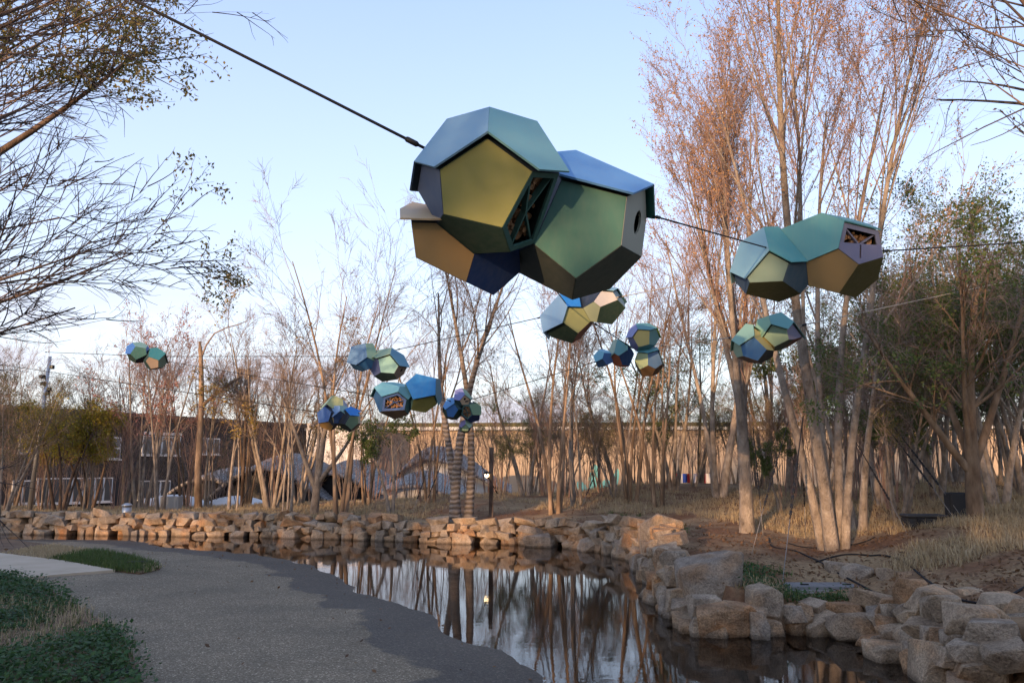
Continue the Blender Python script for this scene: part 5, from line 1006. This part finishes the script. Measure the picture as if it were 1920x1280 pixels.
def leaves_on(r, pts, n, size, matl, name, height, label=None, cat_='ground cover'):
    k = len(pts); c = np.repeat(pts, n, 0) + np.column_stack([r.normal(0, .06, (k * n, 2)), np.abs(r.normal(0, 1, k * n)) * np.repeat(height, n)])
    a = unit(np.column_stack([r.normal(size=(k * n, 2)), r.uniform(-.1, .7, k * n)])); b_ = unit(np.cross(a, np.array([0, 0, 1.]) + r.normal(size=(k * n, 3)) * .4)); s = size * r.uniform(.5, 1.3, (k * n, 1))
    v = np.stack([c, c + a * s * .5 + b_ * s * .32, c + a * s, c + a * s * .5 - b_ * s * .32], 1).reshape(-1, 3)
    o = link(name, npmesh(name, v, np.arange(k * n * 4), np.full(k * n, 4)), matl); tag(o, label, cat_, kind='stuff'); return o
r = np.random.default_rng(91)
def land_pts(n, ymin, ymax, pxa, pxb, dmin=.25):
    Y = ymin * (ymax / ymin) ** r.uniform(0, 1, n); px = r.uniform(pxa, pxb, n); P = np.column_stack([(px - 960) / FPX * Y * .987, Y]); k = inside(P, LANDPOLY) & (seg_dist(P, WALL) > dmin); P = P[k]; return np.column_stack([P, land_h(P) - .01])
HP = np.array([G(1545, 1100, .25)[:2]]); p = land_pts(42000, 6.5, 30, 380, 2050, .5); dd = seg_dist(p[:, :2], WALL); nz = vnoise(p[:, :2], .9, 31) + .5 * vnoise(p[:, :2], 2.4, 32); p = p[(nz > np.interp(dd, [.4, 1.6, 3.2, 5], [.9, .42, -.15, -.5])) & (np.linalg.norm(p[:, :2] - HP, axis=1) > .6)]; print('dry tufts', len(p))
blades(r, p, 7, r.uniform(.05, .17, len(p)), .0045, LF_DRY, 'dry_grass', .9, 'dry straw coloured grass over the mound')
p = land_pts(9000, 17, 27, -150, 700, .3); blades(r, p[:4500], 6, r.uniform(.05, .14, min(4500, len(p))), .006, LF_DRY, 'bank_grass', .9, 'short dry grass on the level bank before the buildings')
p = land_pts(14000, 6, 22, 300, 2050, .28); dd = seg_dist(p[:, :2], WALL); nz = vnoise(p[:, :2], 1.4, 41); p = p[(nz > .48) & (dd < 2.2) & (np.linalg.norm(p[:, :2] - HP, axis=1) > .55)]; blades(r, p, 9, r.uniform(.04, .12, len(p)), .006, LF_LAWN, 'green_grass', .8, 'green grass in patches along the stone walls')
dd = seg_dist(p[:, :2], WALL); q = p[p[:, 1] < 13]; leaves_on(r, q, 12, .04, LF_COVER, 'weeds', np.full(len(q), .05), 'low green weeds between the stones and the soil')
p = land_pts(9000, 6.5, 22, 500, 2050, .3); leaves_on(r, p, 4, .05, LF_LITTER, 'leaf_litter', np.full(len(p), .006), 'brown fallen leaves scattered over the mound', 'leaf litter')
def poly_pts(n, poly, z):
    lo, hi_ = np.maximum(poly.min(0), [-9, 2.2]), poly.max(0); P = r.uniform(lo, hi_, (n, 2)); P = P[inside(P, poly)]; P = P + r.normal(0, .035, P.shape); return np.column_stack([P, np.full(len(P), z)])
p = poly_pts(13000, BED2, .14); nz = vnoise(p[:, :2], 2.6, 51); g1 = p[nz > -.45]; print('bed', len(g1))
leaves_on(r, g1, 9, .042, LF_COVER, 'clover', .028 + .05 * np.clip(vnoise(g1[:, :2], 2.6, 51), 0, 1), 'dense green ground cover in the bed beside the path')
dr = p[nz < -.2][:700]; blades(r, dr, 7, r.uniform(.04, .15, len(dr)), .0028, LF_DRY, 'straw_grass', 1.1, 'dry grass tufts among the green bed by the path')
lw = p[::4]; blades(r, lw, 6, r.uniform(.04, .13, len(lw)), .0032, LF_LAWN, 'bed_grass', .8, 'thin green grass in the bed by the path')
p = poly_pts(12000, BED1, .075); nz = vnoise(p[:, :2], 1.5, 52); a_ = p[nz > 0]; b_ = p[nz <= .1][:2500]; a_ = a_[:3500]
blades(r, a_, 8, r.uniform(.05, .13, len(a_)), .005, LF_LAWN, 'strip_grass', .8, 'green grass on the narrow strip beside the concrete path'); blades(r, b_, 7, r.uniform(.03, .09, len(b_)), .005, LF_DRY, 'strip_straw', 1., 'dry grass on the narrow strip beside the concrete path')

# fallen leaves on the path and at the water's edge
P = np.column_stack([r.uniform(-7, 2.2, 900), r.uniform(3, 17, 900)]); P = P[inside(P, PATHPOLY)]; d_ = seg_dist(P, SHORE); P = P[r.uniform(0, 1, len(P)) < np.exp(-d_ * .7) + .06]
leaves_on(r, np.column_stack([P, np.maximum(path_h(P), 0) + .006]), 1, .045, LF_LITTER, 'path_leaves', np.full(len(P), .002), 'brown leaves blown over the path and along the water line', 'leaf litter')
